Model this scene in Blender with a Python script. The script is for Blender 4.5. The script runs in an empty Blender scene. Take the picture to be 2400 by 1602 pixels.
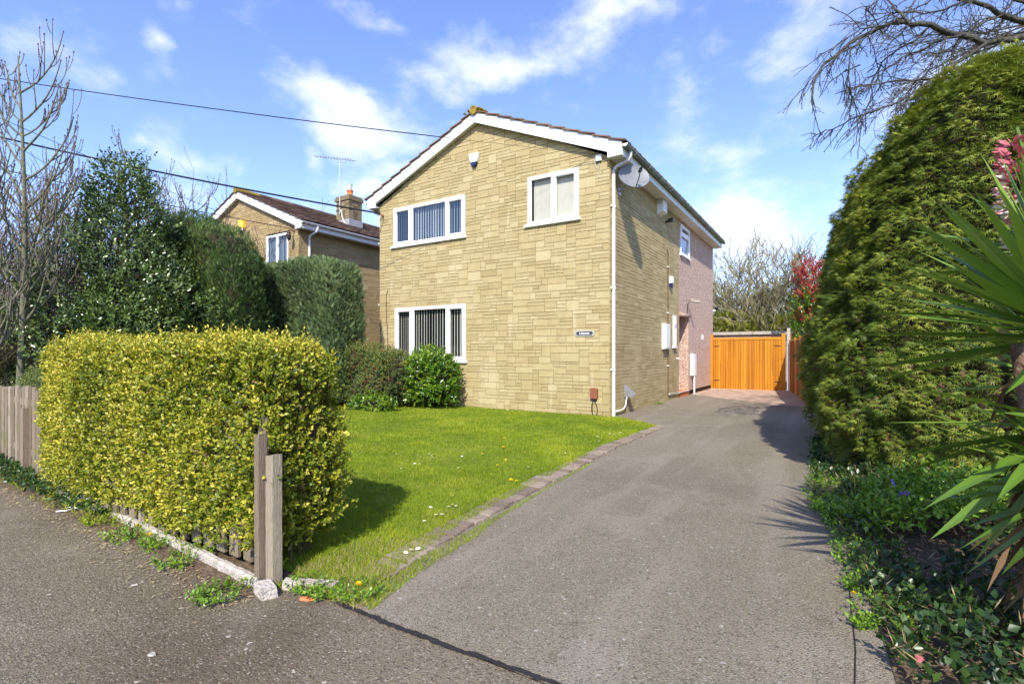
import bpy, math, random
import numpy as np
from mathutils import Vector, Matrix
random.seed(7); RNG = np.random.default_rng(7)
S = bpy.context.scene
COL = S.collection
R = math.radians

# ------------------------------------------------------------------ camera
CX, CY, CZ = 3.88, -9.91, 1.3
YAW = R(32.2)
cd = bpy.data.cameras.new('camera'); cam = bpy.data.objects.new('camera', cd); COL.objects.link(cam)
cam.location = (CX, CY, CZ); cam.rotation_euler = (R(90), 0, YAW)
cd.sensor_width = 36; cd.lens = 1198 / 2400 * 36; cd.shift_y = 27 / 2400; cd.clip_start = .05; cd.clip_end = 3000
S.camera = cam
FW = (-math.sin(YAW), math.cos(YAW)); RT = (math.cos(YAW), math.sin(YAW))

# ------------------------------------------------------------------ sun, sky, exposure
SUN = Vector((.42, -1.0, 1.0)).normalized()      # towards the sun
sl = bpy.data.lights.new('sun', 'SUN'); sun = bpy.data.objects.new('sun', sl); COL.objects.link(sun)
sl.energy = 4.6; sl.angle = R(.53); sl.color = (1, .945, .83)
sun.rotation_euler = SUN.to_track_quat('Z', 'Y').to_euler()
sun.location = (5, -20, 20)
W = bpy.data.worlds.new('World'); S.world = W; W.use_nodes = True
S.view_settings.view_transform = 'Standard'; S.view_settings.look = 'None'
S.view_settings.exposure = .62; S.view_settings.gamma = 1; S.view_settings.use_curve_mapping = False
def build_world():
    nt = W.node_tree; N = nt.nodes; L = nt.links; N.clear()
    def n(t, **k):
        x = N.new(t)
        for a, b in k.items(): setattr(x, a, b)
        return x
    def m(op, a, b=None, c=None):
        x = n('ShaderNodeMath', operation=op)
        for i, v in enumerate((a, b, c)):
            if v is None: continue
            if isinstance(v, (int, float)): x.inputs[i].default_value = v
            else: L.new(v, x.inputs[i])
        return x.outputs[0]
    out = n('ShaderNodeOutputWorld'); bg = n('ShaderNodeBackground'); L.new(bg.outputs[0], out.inputs[0])
    bg.inputs[1].default_value = .15
    sky = n('ShaderNodeTexSky', sky_type='NISHITA', sun_disc=False)
    sky.sun_elevation = math.asin(SUN.z); sky.sun_rotation = math.atan2(SUN.x, SUN.y)
    sky.air_density = 1.0; sky.dust_density = .6; sky.ozone_density = 2.0; sky.altitude = 50
    tc = n('ShaderNodeTexCoord')
    warp = n('ShaderNodeTexNoise'); warp.inputs['Scale'].default_value = 5; warp.inputs['Detail'].default_value = 4
    L.new(tc.outputs['Generated'], warp.inputs['Vector'])
    sub = n('ShaderNodeVectorMath', operation='SUBTRACT'); L.new(warp.outputs['Color'], sub.inputs[0]); sub.inputs[1].default_value = (.5, .5, .5)
    sc = n('ShaderNodeVectorMath', operation='SCALE'); L.new(sub.outputs[0], sc.inputs[0]); sc.inputs['Scale'].default_value = .22
    dd = n('ShaderNodeVectorMath', operation='ADD'); L.new(tc.outputs['Generated'], dd.inputs[0]); L.new(sc.outputs[0], dd.inputs[1])
    D = dd.outputs[0]
    # clouds of the day: (bearing px, elevation px, half width, half height, weight) in units of the lens
    blobs = [(830, 265, 230, 110, 1.05), (1180, 110, 270, 85, .75), (1500, 40, 520, 120, .55), (320, 125, 80, 55, .6),
             (405, 60, 70, 70, .45), (1770, 510, 130, 90, .85), (1800, 640, 260, 90, .75), (1700, 230, 520, 110, .30),
             (2000, 380, 220, 120, .4), (1740, 560, 330, 240, .62), (1650, 330, 300, 130, .36), (560, 470, 500, 120, .30), (150, 560, 400, 120, .3), (740, 380, 70, 50, .5), (430, 375, 110, 50, .42), (860, 430, 60, 35, .55), (960, 380, 150, 70, .5),
             (1900, 120, 200, 180, .3), (300, 320, 130, 60, .38), (1130, 245, 80, 40, .6), (900, 20, 90, 50, .4), (2300, 200, 300, 150, .5),
             (-500, 300, 500, 160, .6), (-2500, 200, 900, 300, .7), (3300, 200, 600, 300, .7)]
    acc = None
    for (u, v, a, b, w) in blobs:
        X = (u - 1200) / 1198; Z = -(v - 828) / 1198
        c = Vector((FW[0] + X * RT[0], FW[1] + X * RT[1], Z)); s = c.length; c.normalize()
        e1 = Vector((c.y, -c.x, 0)).normalized(); e2 = e1.cross(c)
        k1 = a / 1198 / (1 + X * X) ** .5 / (s ** .5); k2 = b / 1198 / s
        def dot(vec, k):
            x = n('ShaderNodeVectorMath', operation='DOT_PRODUCT'); L.new(D, x.inputs[0]); x.inputs[1].default_value = vec / k
            return x.outputs['Value']
        p = dot(e1, k1); q = dot(e2, k2); f = dot(c, 1.0)
        r2 = m('ADD', m('MULTIPLY', p, p), m('MULTIPLY', q, q))
        g = m('MULTIPLY', m('MULTIPLY', m('MAXIMUM', m('SUBTRACT', 1, m('SQRT', r2)), 0), w), m('GREATER_THAN', f, 0))
        acc = g if acc is None else m('MAXIMUM', acc, g)
    nz = n('ShaderNodeTexNoise'); nz.inputs['Scale'].default_value = 5.5; nz.inputs['Detail'].default_value = 11; nz.inputs['Roughness'].default_value = .62
    mp = n('ShaderNodeMapping'); mp.inputs['Scale'].default_value = (1, 1, 1.7); L.new(tc.outputs['Generated'], mp.inputs['Vector']); L.new(mp.outputs[0], nz.inputs['Vector'])
    dens = m('ADD', acc, m('MULTIPLY', m('SUBTRACT', nz.outputs['Fac'], .52), 2.1))
    mr = n('ShaderNodeMapRange', interpolation_type='SMOOTHSTEP'); L.new(dens, mr.inputs[0])
    mr.inputs[1].default_value = .04; mr.inputs[2].default_value = .92; mr.inputs[3].default_value = 0; mr.inputs[4].default_value = .85
    # slight tint: the photograph's saturated blue
    tint = n('ShaderNodeMix', data_type='RGBA', blend_type='MULTIPLY'); tint.inputs[0].default_value = 1
    L.new(sky.outputs[0], tint.inputs[6]); tint.inputs[7].default_value = (1.12, 1.14, 1.46, 1)
    mix = n('ShaderNodeMix', data_type='RGBA'); L.new(mr.outputs[0], mix.inputs[0]); L.new(tint.outputs[2], mix.inputs[6])
    mix.inputs[7].default_value = (5.6, 5.8, 6.2, 1)
    L.new(mix.outputs[2], bg.inputs[0])
build_world()

# ------------------------------------------------------------------ materials
MC = {}
def mat(name, c1, c2=None, c3=None, scale=8, rough=.8, bump=0, bscale=60, spec=.3, attr=False, trans=0, stretch=(1, 1, 1), detail=6,
        speck=None, metal=0, big=None, mixf=.5, coat=0, streak=None):
    """procedural surface: three tone noise, optional per piece tone (attribute rnd), specks, large stains, bump"""
    if name in MC: return MC[name]
    m = bpy.data.materials.new(name); m.use_nodes = True; MC[name] = m
    nt = m.node_tree; N = nt.nodes; L = nt.links; b = N['Principled BSDF']; out = N['Material Output']
    b.inputs['Roughness'].default_value = rough; b.inputs['Specular IOR Level'].default_value = spec; b.inputs['Metallic'].default_value = metal
    b.inputs['Coat Weight'].default_value = coat
    c2 = c2 or c1; c3 = c3 or c2
    tc = N.new('ShaderNodeTexCoord'); mp = N.new('ShaderNodeMapping'); L.new(tc.outputs['Object'], mp.inputs[0]); mp.inputs['Scale'].default_value = stretch
    nz = N.new('ShaderNodeTexNoise'); L.new(mp.outputs[0], nz.inputs['Vector']); nz.inputs['Scale'].default_value = scale; nz.inputs['Detail'].default_value = detail
    nz.inputs['Roughness'].default_value = .62
    rp = N.new('ShaderNodeValToRGB'); e = rp.color_ramp.elements
    e[0].position = .3 if not attr else 0.05; e[1].position = .7 if not attr else .95
    e[0].color = (*c1, 1); e[1].color = (*c3, 1); k = rp.color_ramp.elements.new(.5); k.color = (*c2, 1)
    if attr:
        at = N.new('ShaderNodeAttribute'); at.attribute_name = 'rnd'
        mm = N.new('ShaderNodeMath'); mm.operation = 'MULTIPLY_ADD'
        s = N.new('ShaderNodeMath'); s.operation = 'SUBTRACT'; L.new(nz.outputs['Fac'], s.inputs[0]); s.inputs[1].default_value = .5
        L.new(s.outputs[0], mm.inputs[0]); mm.inputs[1].default_value = mixf; L.new(at.outputs['Fac'], mm.inputs[2])
        L.new(mm.outputs[0], rp.inputs[0])
    else: L.new(nz.outputs['Fac'], rp.inputs[0])
    colr = rp.outputs[0]
    if big:      # (scale, colour, lo, hi): stains and wear with a shape of their own
        for (s_, c_, lo, hi, am) in big:
            z = N.new('ShaderNodeTexNoise'); L.new(tc.outputs['Object'], z.inputs['Vector']); z.inputs['Scale'].default_value = s_; z.inputs['Detail'].default_value = 5
            mr = N.new('ShaderNodeMapRange'); mr.interpolation_type = 'SMOOTHSTEP'; L.new(z.outputs['Fac'], mr.inputs[0]); mr.inputs[1].default_value = lo; mr.inputs[2].default_value = hi; mr.inputs[4].default_value = am
            x = N.new('ShaderNodeMix'); x.data_type = 'RGBA'; L.new(mr.outputs[0], x.inputs[0]); L.new(colr, x.inputs[6]); x.inputs[7].default_value = (*c_, 1); colr = x.outputs[2]
    if streak:
        m2 = N.new('ShaderNodeMapping'); L.new(tc.outputs['Object'], m2.inputs[0]); m2.inputs['Scale'].default_value = streak[0]
        z = N.new('ShaderNodeTexNoise'); L.new(m2.outputs[0], z.inputs['Vector']); z.inputs['Scale'].default_value = 1; z.inputs['Detail'].default_value = 6
        mr = N.new('ShaderNodeMapRange'); mr.interpolation_type = 'SMOOTHSTEP'; L.new(z.outputs['Fac'], mr.inputs[0]); mr.inputs[1].default_value = streak[2]; mr.inputs[2].default_value = streak[3]; mr.inputs[4].default_value = streak[4]
        x = N.new('ShaderNodeMix'); x.data_type = 'RGBA'; L.new(mr.outputs[0], x.inputs[0]); L.new(colr, x.inputs[6]); x.inputs[7].default_value = (*streak[1], 1); colr = x.outputs[2]
    if speck:    # (scale, colour, threshold, amount)
        for (s_, c_, th, am) in speck:
            v = N.new('ShaderNodeTexVoronoi'); L.new(tc.outputs['Object'], v.inputs['Vector']); v.inputs['Scale'].default_value = s_
            sp = N.new('ShaderNodeSeparateColor'); L.new(v.outputs['Color'], sp.inputs[0])
            g = N.new('ShaderNodeMath'); g.operation = 'GREATER_THAN'; L.new(sp.outputs[0], g.inputs[0]); g.inputs[1].default_value = th
            g2 = N.new('ShaderNodeMath'); g2.operation = 'MULTIPLY'; L.new(g.outputs[0], g2.inputs[0]); g2.inputs[1].default_value = am
            x = N.new('ShaderNodeMix'); x.data_type = 'RGBA'; L.new(g2.outputs[0], x.inputs[0]); L.new(colr, x.inputs[6]); x.inputs[7].default_value = (*c_, 1); colr = x.outputs[2]
    L.new(colr, b.inputs['Base Color'])
    if bump:
        bz = N.new('ShaderNodeTexNoise'); L.new(mp.outputs[0], bz.inputs['Vector']); bz.inputs['Scale'].default_value = bscale; bz.inputs['Detail'].default_value = 4
        bp = N.new('ShaderNodeBump'); L.new(bz.outputs['Fac'], bp.inputs['Height']); bp.inputs['Strength'].default_value = min(1, bump); bp.inputs['Distance'].default_value = .01 * max(1, bump)
        L.new(bp.outputs[0], b.inputs['Normal'])
    if trans:
        t = N.new('ShaderNodeBsdfTranslucent'); L.new(colr, t.inputs[0]); ms = N.new('ShaderNodeMixShader'); ms.inputs[0].default_value = trans
        L.new(b.outputs[0], ms.inputs[1]); L.new(t.outputs[0], ms.inputs[2]); L.new(ms.outputs[0], out.inputs[0])
    return m
def glass_mat(name, tint=(.8, .88, .9), refl=.22):
    if name in MC: return MC[name]
    m = bpy.data.materials.new(name); m.use_nodes = True; MC[name] = m
    nt = m.node_tree; N = nt.nodes; L = nt.links; N.remove(N['Principled BSDF']); out = N['Material Output']
    t = N.new('ShaderNodeBsdfTransparent'); t.inputs[0].default_value = (*tint, 1)
    g = N.new('ShaderNodeBsdfGlossy'); g.inputs['Roughness'].default_value = .02
    fr = N.new('ShaderNodeLayerWeight'); fr.inputs[0].default_value = .5
    pw = N.new('ShaderNodeMath'); pw.operation = 'POWER'; L.new(fr.outputs['Facing'], pw.inputs[0]); pw.inputs[1].default_value = 4
    a = N.new('ShaderNodeMath'); a.operation = 'ADD'; a.use_clamp = True; L.new(pw.outputs[0], a.inputs[0]); a.inputs[1].default_value = refl
    nz = N.new('ShaderNodeTexNoise'); nz.inputs['Scale'].default_value = 1.5; bp = N.new('ShaderNodeBump'); bp.inputs['Strength'].default_value = .04
    L.new(nz.outputs['Fac'], bp.inputs['Height']); L.new(bp.outputs[0], g.inputs['Normal'])
    x = N.new('ShaderNodeMixShader'); L.new(a.outputs[0], x.inputs[0]); L.new(t.outputs[0], x.inputs[1]); L.new(g.outputs[0], x.inputs[2]); L.new(x.outputs[0], out.inputs[0])
    return m
STONE = mat('ochre_block_stone', (.305, .232, .10), (.385, .306, .145), (.465, .388, .21), scale=3.0, rough=.92, bump=.8, bscale=70, attr=True, mixf=.75, streak=((7, 7, .8), (.55, .47, .33), .62, .74, .55),
            speck=[(160, (.62, .50, .32), .86, .5), (120, (.24, .17, .08), .9, .5)], big=[(.9, (.52, .43, .25), .52, .72, .45), (2.2, (.25, .17, .075), .60, .76, .4)])
STONE_OLD = mat('weathered_gable_stone', (.27, .19, .085), (.34, .25, .12), (.41, .32, .17), scale=3.0, rough=.95, bump=.9, bscale=80, attr=True, mixf=.6,
                speck=[(130, (.5, .42, .26), .88, .4)], big=[(1.2, (.26, .18, .08), .5, .7, .4)])
SOOTY = mat('sooty_chimney_stone', (.12, .09, .05), (.18, .14, .08), (.25, .20, .12), scale=5, rough=.95, bump=1, bscale=60, attr=True, mixf=.6)
MORTAR = mat('brown_mortar', (.18, .125, .065), (.25, .185, .10), (.32, .255, .15), scale=5, rough=.95, bump=.5)
DASH = mat('pink_pebbledash', (.36, .235, .165), (.48, .335, .25), (.58, .43, .34), scale=14, rough=.95, bump=2.0, bscale=55,
           speck=[(45, (.72, .58, .50), .72, .75), (38, (.26, .13, .10), .76, .7)])
UPVC = mat('white_upvc', (.78, .79, .80), (.82, .82, .83), scale=2, rough=.35, spec=.45)
UPVC_DIRTY = mat('dusty_white_plastic', (.66, .66, .62), (.74, .74, .70), (.8, .8, .78), scale=6, rough=.5, spec=.4)
GREYP = mat('old_grey_plastic', (.36, .37, .35), (.46, .47, .44), (.52, .53, .50), scale=9, rough=.6)
GUTTER = mat('algae_covered_gutter', (.10, .13, .09), (.15, .185, .13), (.26, .29, .24), scale=5, rough=.6, stretch=(1, .4, 1))
BLACK = mat('black_plastic', (.015, .015, .015), rough=.4)
DARK = mat('dark_room', (.03, .03, .032), (.05, .05, .052), scale=1, rough=.9)
ROOM = mat('dim_room_walls', (.16, .155, .14), rough=.9)
TILE = mat('brown_roof_tile', (.105, .06, .035), (.16, .09, .05), (.23, .14, .08), scale=7, rough=.9, bump=1, bscale=40, attr=True, mixf=.7,
           big=[(3, (.20, .15, .04), .58, .75, .5)])
TILE_DK = mat('dark_roof_tile', (.06, .035, .026), (.095, .055, .04), (.14, .09, .06), scale=5, rough=.9, bump=1, bscale=40, attr=True, mixf=.8)
LICHEN = mat('mossy_tile', (.12, .07, .03), (.24, .18, .03), (.46, .32, .03), scale=22, rough=.95, bump=1.5, bscale=60)
MOSS = mat('moss_tuft', (.13, .11, .02), (.25, .2, .03), (.42, .30, .03), scale=30, rough=1, bump=2, bscale=80)
PANE = glass_mat('window_glass', (.95, .95, .93), refl=.02)
PANE_BLUE = glass_mat('sky_reflecting_glass', (.80, .86, .88), refl=.13)
SLAT = mat('cream_blind_fabric', (.50, .485, .42), (.57, .555, .48), scale=3, rough=.8, trans=.15)
CURT = mat('net_curtain', (.50, .52, .52), (.6, .62, .62), scale=3, rough=.9, trans=.2)
TARMAC = mat('worn_grey_tarmac', (.165, .137, .09), (.248, .21, .146), (.33, .285, .204), scale=70, rough=.95, bump=2.2, bscale=130, detail=8, streak=((2.6, .32, 1), (.34, .29, .22), .48, .66, .55),
             speck=[(150, (.46, .42, .37), .93, .65), (130, (.06, .048, .038), .87, .6), (70, (.5, .47, .42), .997, .8)],
             big=[(.55, (.155, .12, .082), .48, .66, .6), (1.7, (.33, .28, .215), .54, .70, .55), (.28, (.29, .24, .18), .46, .60, .5), (3.2, (.12, .09, .06), .62, .72, .5)])
PAVE = mat('brown_grey_footway_tarmac', (.125, .096, .060), (.182, .148, .098), (.242, .205, .142), scale=70, rough=.95, bump=1.7, bscale=120, detail=8,
           speck=[(140, (.42, .37, .31), .94, .6), (120, (.045, .034, .026), .86, .6), (60, (.5, .45, .38), .998, .8)],
           big=[(.5, (.11, .078, .046), .48, .64, .7), (1.9, (.26, .215, .155), .54, .70, .5), (.3, (.25, .20, .14), .5, .62, .4)])
JOINT = mat('black_bitumen_joint', (.018, .015, .016), (.03, .026, .027), scale=30, rough=.7, bump=2, bscale=120)
SOIL = mat('dry_brown_soil', (.075, .05, .03), (.13, .09, .055), (.20, .145, .09), scale=16, rough=1, bump=3, bscale=50)
LAWNB = mat('lawn_turf', (.07, .11, .008), (.13, .18, .01), (.21, .23, .02), scale=7, rough=1, bump=1, bscale=60, big=[(1.3, (.24, .22, .05), .5, .68, .6), (5, (.10, .085, .03), .6, .75, .5)])
FIELD = mat('distant_grass', (.06, .10, .02), (.09, .13, .03), scale=.4, rough=1)
CONC = mat('pale_concrete', (.34, .29, .24), (.44, .39, .33), (.54, .49, .43), scale=14, rough=.95, bump=2, bscale=60, big=[(5, (.22, .2, .1), .55, .7, .5)])
BRICKE = mat('weathered_edging_brick', (.17, .13, .10), (.24, .185, .14), (.31, .25, .19), scale=12, rough=.95, bump=2, bscale=50, attr=True, mixf=.8, big=[(6, (.14, .14, .05), .55, .68, .5)])
PAVER = mat('red_block_paver', (.32, .21, .15), (.41, .29, .215), (.49, .37, .28), scale=9, rough=.95, bump=1, attr=True, mixf=.6)
GATEW = mat('orange_stained_timber', (.36, .125, .008), (.47, .185, .011), (.57, .25, .02), scale=5, rough=.6, stretch=(9, 9, .5), attr=True, mixf=1.1, spec=.3, big=[(2.5, (.36, .12, .012), .55, .75, .5)], bump=.8, bscale=20, streak=((14, 14, .7), (.27, .085, .008), .54, .70, .65))
FENCEW = mat('red_brown_fence_board', (.24, .085, .022), (.33, .12, .03), (.40, .16, .05), scale=5, rough=.8, stretch=(6, 6, .4), attr=True, mixf=.7)
GREYW = mat('silvered_timber', (.17, .13, .085), (.28, .225, .155), (.40, .34, .25), scale=6, rough=.9, bump=1.2, bscale=30, stretch=(9, 9, .5), attr=True, mixf=.8,
            big=[(4, (.17, .16, .06), .55, .72, .6)])
BARK = mat('grey_green_ash_bark', (.085, .085, .05), (.14, .14, .09), (.21, .21, .14), scale=14, rough=.95, bump=1.5, bscale=40)
TWIG = mat('purple_brown_twigs', (.085, .06, .055), (.135, .10, .088), (.19, .145, .125), scale=5, rough=.95)
TWIGL = mat('olive_shrub_twigs', (.13, .12, .06), (.2, .18, .10), (.26, .24, .15), scale=5, rough=.95)
BIRCH = mat('dark_lichened_bark', (.03, .027, .025), (.055, .05, .042), (.12, .12, .085), scale=25, rough=.95, bump=1)
def leafmat(name, a, b, c, trans=.25, rough=.45, spec=.4, scale=1.3, mixf=.5): return mat(name, a, b, c, scale=scale, rough=rough, spec=spec, attr=True, mixf=mixf, trans=trans)
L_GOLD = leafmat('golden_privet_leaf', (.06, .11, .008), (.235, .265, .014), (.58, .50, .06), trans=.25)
L_YEW = leafmat('dark_yew_foliage', (.022, .048, .011), (.06, .11, .024), (.13, .19, .045), rough=.55, mixf=.9)
L_BLUE = leafmat('blue_green_conifer', (.036, .066, .024), (.105, .16, .062), (.23, .30, .115), rough=.55, mixf=.9)
L_HOLLY = leafmat('glossy_holly_leaf', (.03, .06, .012), (.075, .125, .024), (.17, .23, .05), trans=.10, rough=.3, spec=.6)
L_LAUREL = leafmat('bright_laurel_leaf', (.035, .09, .008), (.09, .20, .013), (.28, .36, .03), rough=.28, spec=.55)
L_BUSH = leafmat('bronze_green_shrub_leaf', (.045, .075, .014), (.11, .16, .03), (.24, .26, .06), rough=.5)
L_RED = leafmat('red_young_leaf', (.16, .02, .018), (.36, .045, .035), (.52, .10, .06), rough=.35)
L_CYP = leafmat('cypress_spray', (.040, .080, .010), (.13, .185, .018), (.32, .34, .045), rough=.6, scale=1.0, mixf=.8)
L_DRY = leafmat('dry_brown_cypress', (.10, .06, .025), (.17, .10, .045), (.28, .17, .09), rough=.8)
L_IVY = leafmat('ivy_leaf', (.016, .035, .010), (.035, .075, .018), (.09, .15, .03), rough=.35, spec=.5)
L_VINCA = leafmat('periwinkle_leaf', (.06, .13, .012), (.14, .26, .02), (.27, .40, .045), rough=.35)
L_GRASS = leafmat('grass_blade', (.10, .165, .005), (.22, .31, .008), (.45, .46, .035), trans=.35, rough=.55, scale=1.2, mixf=1.3)
L_STRAW = leafmat('dry_grass', (.24, .17, .08), (.36, .27, .14), (.48, .38, .22), trans=.2, rough=.8)
L_YUCCA = leafmat('yucca_leaf', (.06, .125, .014), (.12, .21, .022), (.24, .34, .04), trans=.15, rough=.38, spec=.5, mixf=.5)
L_YUCCAY = leafmat('yellow_edged_yucca_leaf', (.18, .22, .02), (.32, .33, .03), (.46, .40, .05), trans=.2, rough=.4)
CORE_D = mat('dark_hedge_interior', (.012, .011, .006), (.034, .028, .014), scale=8, rough=1)  # near-black stands in for the shade deep inside the foliage
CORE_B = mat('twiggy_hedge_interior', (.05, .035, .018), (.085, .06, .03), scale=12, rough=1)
WHITEP = mat('white_petal', (.8, .8, .78), rough=.6); YELP = mat('yellow_petal', (.75, .5, .01), rough=.6); PURP = mat('violet_petal', (.22, .17, .62), rough=.6)
PINKP = mat('crimson_flower', (.38, .045, .07), (.56, .16, .19), scale=30, rough=.5, attr=False)
CREAMP = mat('cream_flower', (.62, .5, .38), (.75, .66, .52), scale=20, rough=.6)
METAL = mat('galvanised_metal', (.36, .37, .38), (.46, .47, .48), scale=20, rough=.5, metal=.7)
DISH = mat('grey_dish_enamel', (.13, .14, .155), (.18, .19, .20), scale=6, rough=.45)
COPPER = mat('brown_painted_pipe', (.13, .06, .035), (.18, .085, .05), scale=20, rough=.6)
TERRA = mat('terracotta', (.45, .13, .05), (.55, .18, .07), scale=20, rough=.9)
RUST = mat('rusty_red_tin', (.17, .055, .028), (.24, .085, .045), scale=12, rough=.7, bump=.5)
WIRE = mat('black_cable', (.02, .02, .022), rough=.6)
BLUEP = mat('navy_plastic', (.015, .02, .09), rough=.4)
YBOX = mat('yellow_plastic', (.75, .42, .04), (.82, .5, .07), scale=9, rough=.5)

# ------------------------------------------------------------------ helpers
class MB:
    """collects vertices and faces of ONE mesh, with a random tone per piece"""
    def __init__(s): s.v = []; s.f = []; s.r = []; s.tone = .5
    def quad(s, *p):
        b = len(s.v); s.v += [tuple(q) for q in p]; s.f.append(tuple(range(b, b + len(p)))); s.r.append(s.tone)
    def hexa(s, p):      # eight corners: bottom ring 0-3 counter clockwise, top ring 4-7
        b = len(s.v); s.v += [tuple(q) for q in p]
        for q in ((3, 2, 1, 0), (4, 5, 6, 7), (0, 1, 5, 4), (1, 2, 6, 5), (2, 3, 7, 6), (3, 0, 4, 7)):
            s.f.append(tuple(b + i for i in q)); s.r.append(s.tone)
    def box(s, x0, x1, y0, y1, z0, z1):
        s.hexa([(x0, y0, z0), (x1, y0, z0), (x1, y1, z0), (x0, y1, z0), (x0, y0, z1), (x1, y0, z1), (x1, y1, z1), (x0, y1, z1)])
    def bbox(s, x0, x1, y0, y1, z0, z1, b=.006):   # box with bevelled edges (chamfered all round)
        s.prism([(x0 + b, z0), (x1 - b, z0), (x1, z0 + b), (x1, z1 - b), (x1 - b, z1), (x0 + b, z1), (x0, z1 - b), (x0, z0 + b)], y0, y1, b)
    def prism(s, poly, y0, y1, bev=0):              # polygon in xz extruded along y
        n = len(poly); cx = sum(p[0] for p in poly) / n; cz = sum(p[1] for p in poly) / n
        b = len(s.v)
        def ring(y, k):
            for (x, z) in poly:
                dx, dz = x - cx, z - cz; l = math.hypot(dx, dz) or 1
                s.v.append((x - dx / l * k, y, z - dz / l * k))
        rs = [(y0, bev), (y0 + bev, 0), (y1 - bev, 0), (y1, bev)] if bev else [(y0, 0), (y1, 0)]
        for y, k in rs: ring(y, k)
        for r in range(len(rs) - 1):
            for i in range(n):
                j = (i + 1) % n; s.f.append((b + r * n + i, b + r * n + j, b + (r + 1) * n + j, b + (r + 1) * n + i)); s.r.append(s.tone)
        s.f.append(tuple(b + i for i in reversed(range(n)))); s.f.append(tuple(b + (len(rs) - 1) * n + i for i in range(n))); s.r += [s.tone] * 2
    def tube(s, pts, rad, n=6, cap=True):
        pts = [Vector(p) for p in pts]; m = len(pts)
        if not hasattr(rad, '__len__'): rad = [rad] * m
        b = len(s.v); up = Vector((0, 0, 1)); prev = None
        for i, p in enumerate(pts):
            d = (pts[min(i + 1, m - 1)] - pts[max(i - 1, 0)]); d = d.normalized() if d.length > 1e-9 else up
            if prev is None: a = d.cross(up if abs(d.z) < .9 else Vector((1, 0, 0))).normalized()
            else: a = (prev - d * prev.dot(d)); a = a.normalized() if a.length > 1e-6 else d.orthogonal().normalized()
            prev = a; c = d.cross(a)
            for k in range(n):
                t = 2 * math.pi * k / n; q = p + (a * math.cos(t) + c * math.sin(t)) * rad[i]; s.v.append(tuple(q))
        for i in range(m - 1):
            for k in range(n):
                l = (k + 1) % n; s.f.append((b + i * n + k, b + i * n + l, b + (i + 1) * n + l, b + (i + 1) * n + k)); s.r.append(s.tone)
        if cap and n > 2:
            s.f.append(tuple(b + k for k in reversed(range(n)))); s.f.append(tuple(b + (m - 1) * n + k for k in range(n))); s.r += [s.tone] * 2
    def lathe(s, prof, c=(0, 0, 0), n=16, M=None):   # profile (r,z) about local z, optional matrix
        b = len(s.v)
        for (r, z) in prof:
            for k in range(n):
                t = 2 * math.pi * k / n; q = Vector((r * math.cos(t), r * math.sin(t), z))
                if M: q = M @ q
                s.v.append((q.x + c[0], q.y + c[1], q.z + c[2]))
        for i in range(len(prof) - 1):
            for k in range(n):
                l = (k + 1) % n; s.f.append((b + i * n + k, b + i * n + l, b + (i + 1) * n + l, b + (i + 1) * n + k)); s.r.append(s.tone)
    def mesh(s, name, smooth=False, off=(0, 0, 0)):
        me = bpy.data.meshes.new(name)
        o = off; me.from_pydata([(x - o[0], y - o[1], z - o[2]) for x, y, z in s.v], [], s.f)
        a = me.attributes.new('rnd', 'FLOAT', 'FACE'); a.data.foreach_set('value', np.array(s.r, dtype=np.float32))
        if smooth: me.shade_smooth()
        me.update(); return me
def wloc(o):
    p = Vector((0, 0, 0))
    while o: p += Vector(o.location); o = o.parent
    return p
def link(name, me, m, parent=None, kind=None):
    o = bpy.data.objects.new(name, me); COL.objects.link(o)
    if m and not me.materials: me.materials.append(m)
    if parent: o.parent = parent
    if kind: o['kind'] = kind
    return o
def part(name, mb, m, parent, kind=None, smooth=False):      # mb in world coordinates
    return link(name, mb.mesh(name, smooth, tuple(wloc(parent))), m, parent, kind)
def tag(o, label, cat, group=None, kind=None):
    o['label'] = label; o['category'] = cat
    if group: o['group'] = group
    if kind: o['kind'] = kind
    return o
def thing(name, label, cat, loc, group=None, rz=0):
    o = bpy.data.objects.new(name, None); o.empty_display_size = .1; COL.objects.link(o); o.location = loc; o.rotation_euler = (0, 0, rz)
    return tag(o, label, cat, group)
def struct(name, mb, m, smooth=False, kind='structure'): return link(name, mb.mesh(name, smooth), m, None, kind)
def single(name, mb, m, label, cat, group=None, smooth=False, origin=None):
    off = origin or (0, 0, 0); o = link(name, mb.mesh(name, smooth, off), m); o.location = off; return tag(o, label, cat, group)
def copytree(o, parent=None):
    c = o.copy(); COL.objects.link(c); c.parent = parent
    for ch in list(o.children): copytree(ch, c)
    return c
# --- fast leaf clouds
def np_mesh(name, V, F, rnd, m, parent=None, kind=None, off=(0, 0, 0)):
    me = bpy.data.meshes.new(name); nv, nf = len(V), len(F); k = F.shape[1]
    me.vertices.add(nv); me.vertices.foreach_set('co', (V - np.array(off)).astype(np.float32).ravel())
    me.loops.add(nf * k); me.loops.foreach_set('vertex_index', F.astype(np.int32).ravel())
    me.polygons.add(nf); me.polygons.foreach_set('loop_start', np.arange(0, nf * k, k, dtype=np.int32)); me.polygons.foreach_set('loop_total', np.full(nf, k, dtype=np.int32))
    a = me.attributes.new('rnd', 'FLOAT', 'FACE'); a.data.foreach_set('value', rnd.astype(np.float32))
    me.update(calc_edges=True)
    return link(name, me, m, parent, kind)
def norm(a): return a / np.maximum(np.linalg.norm(a, axis=1, keepdims=True), 1e-9)
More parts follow.
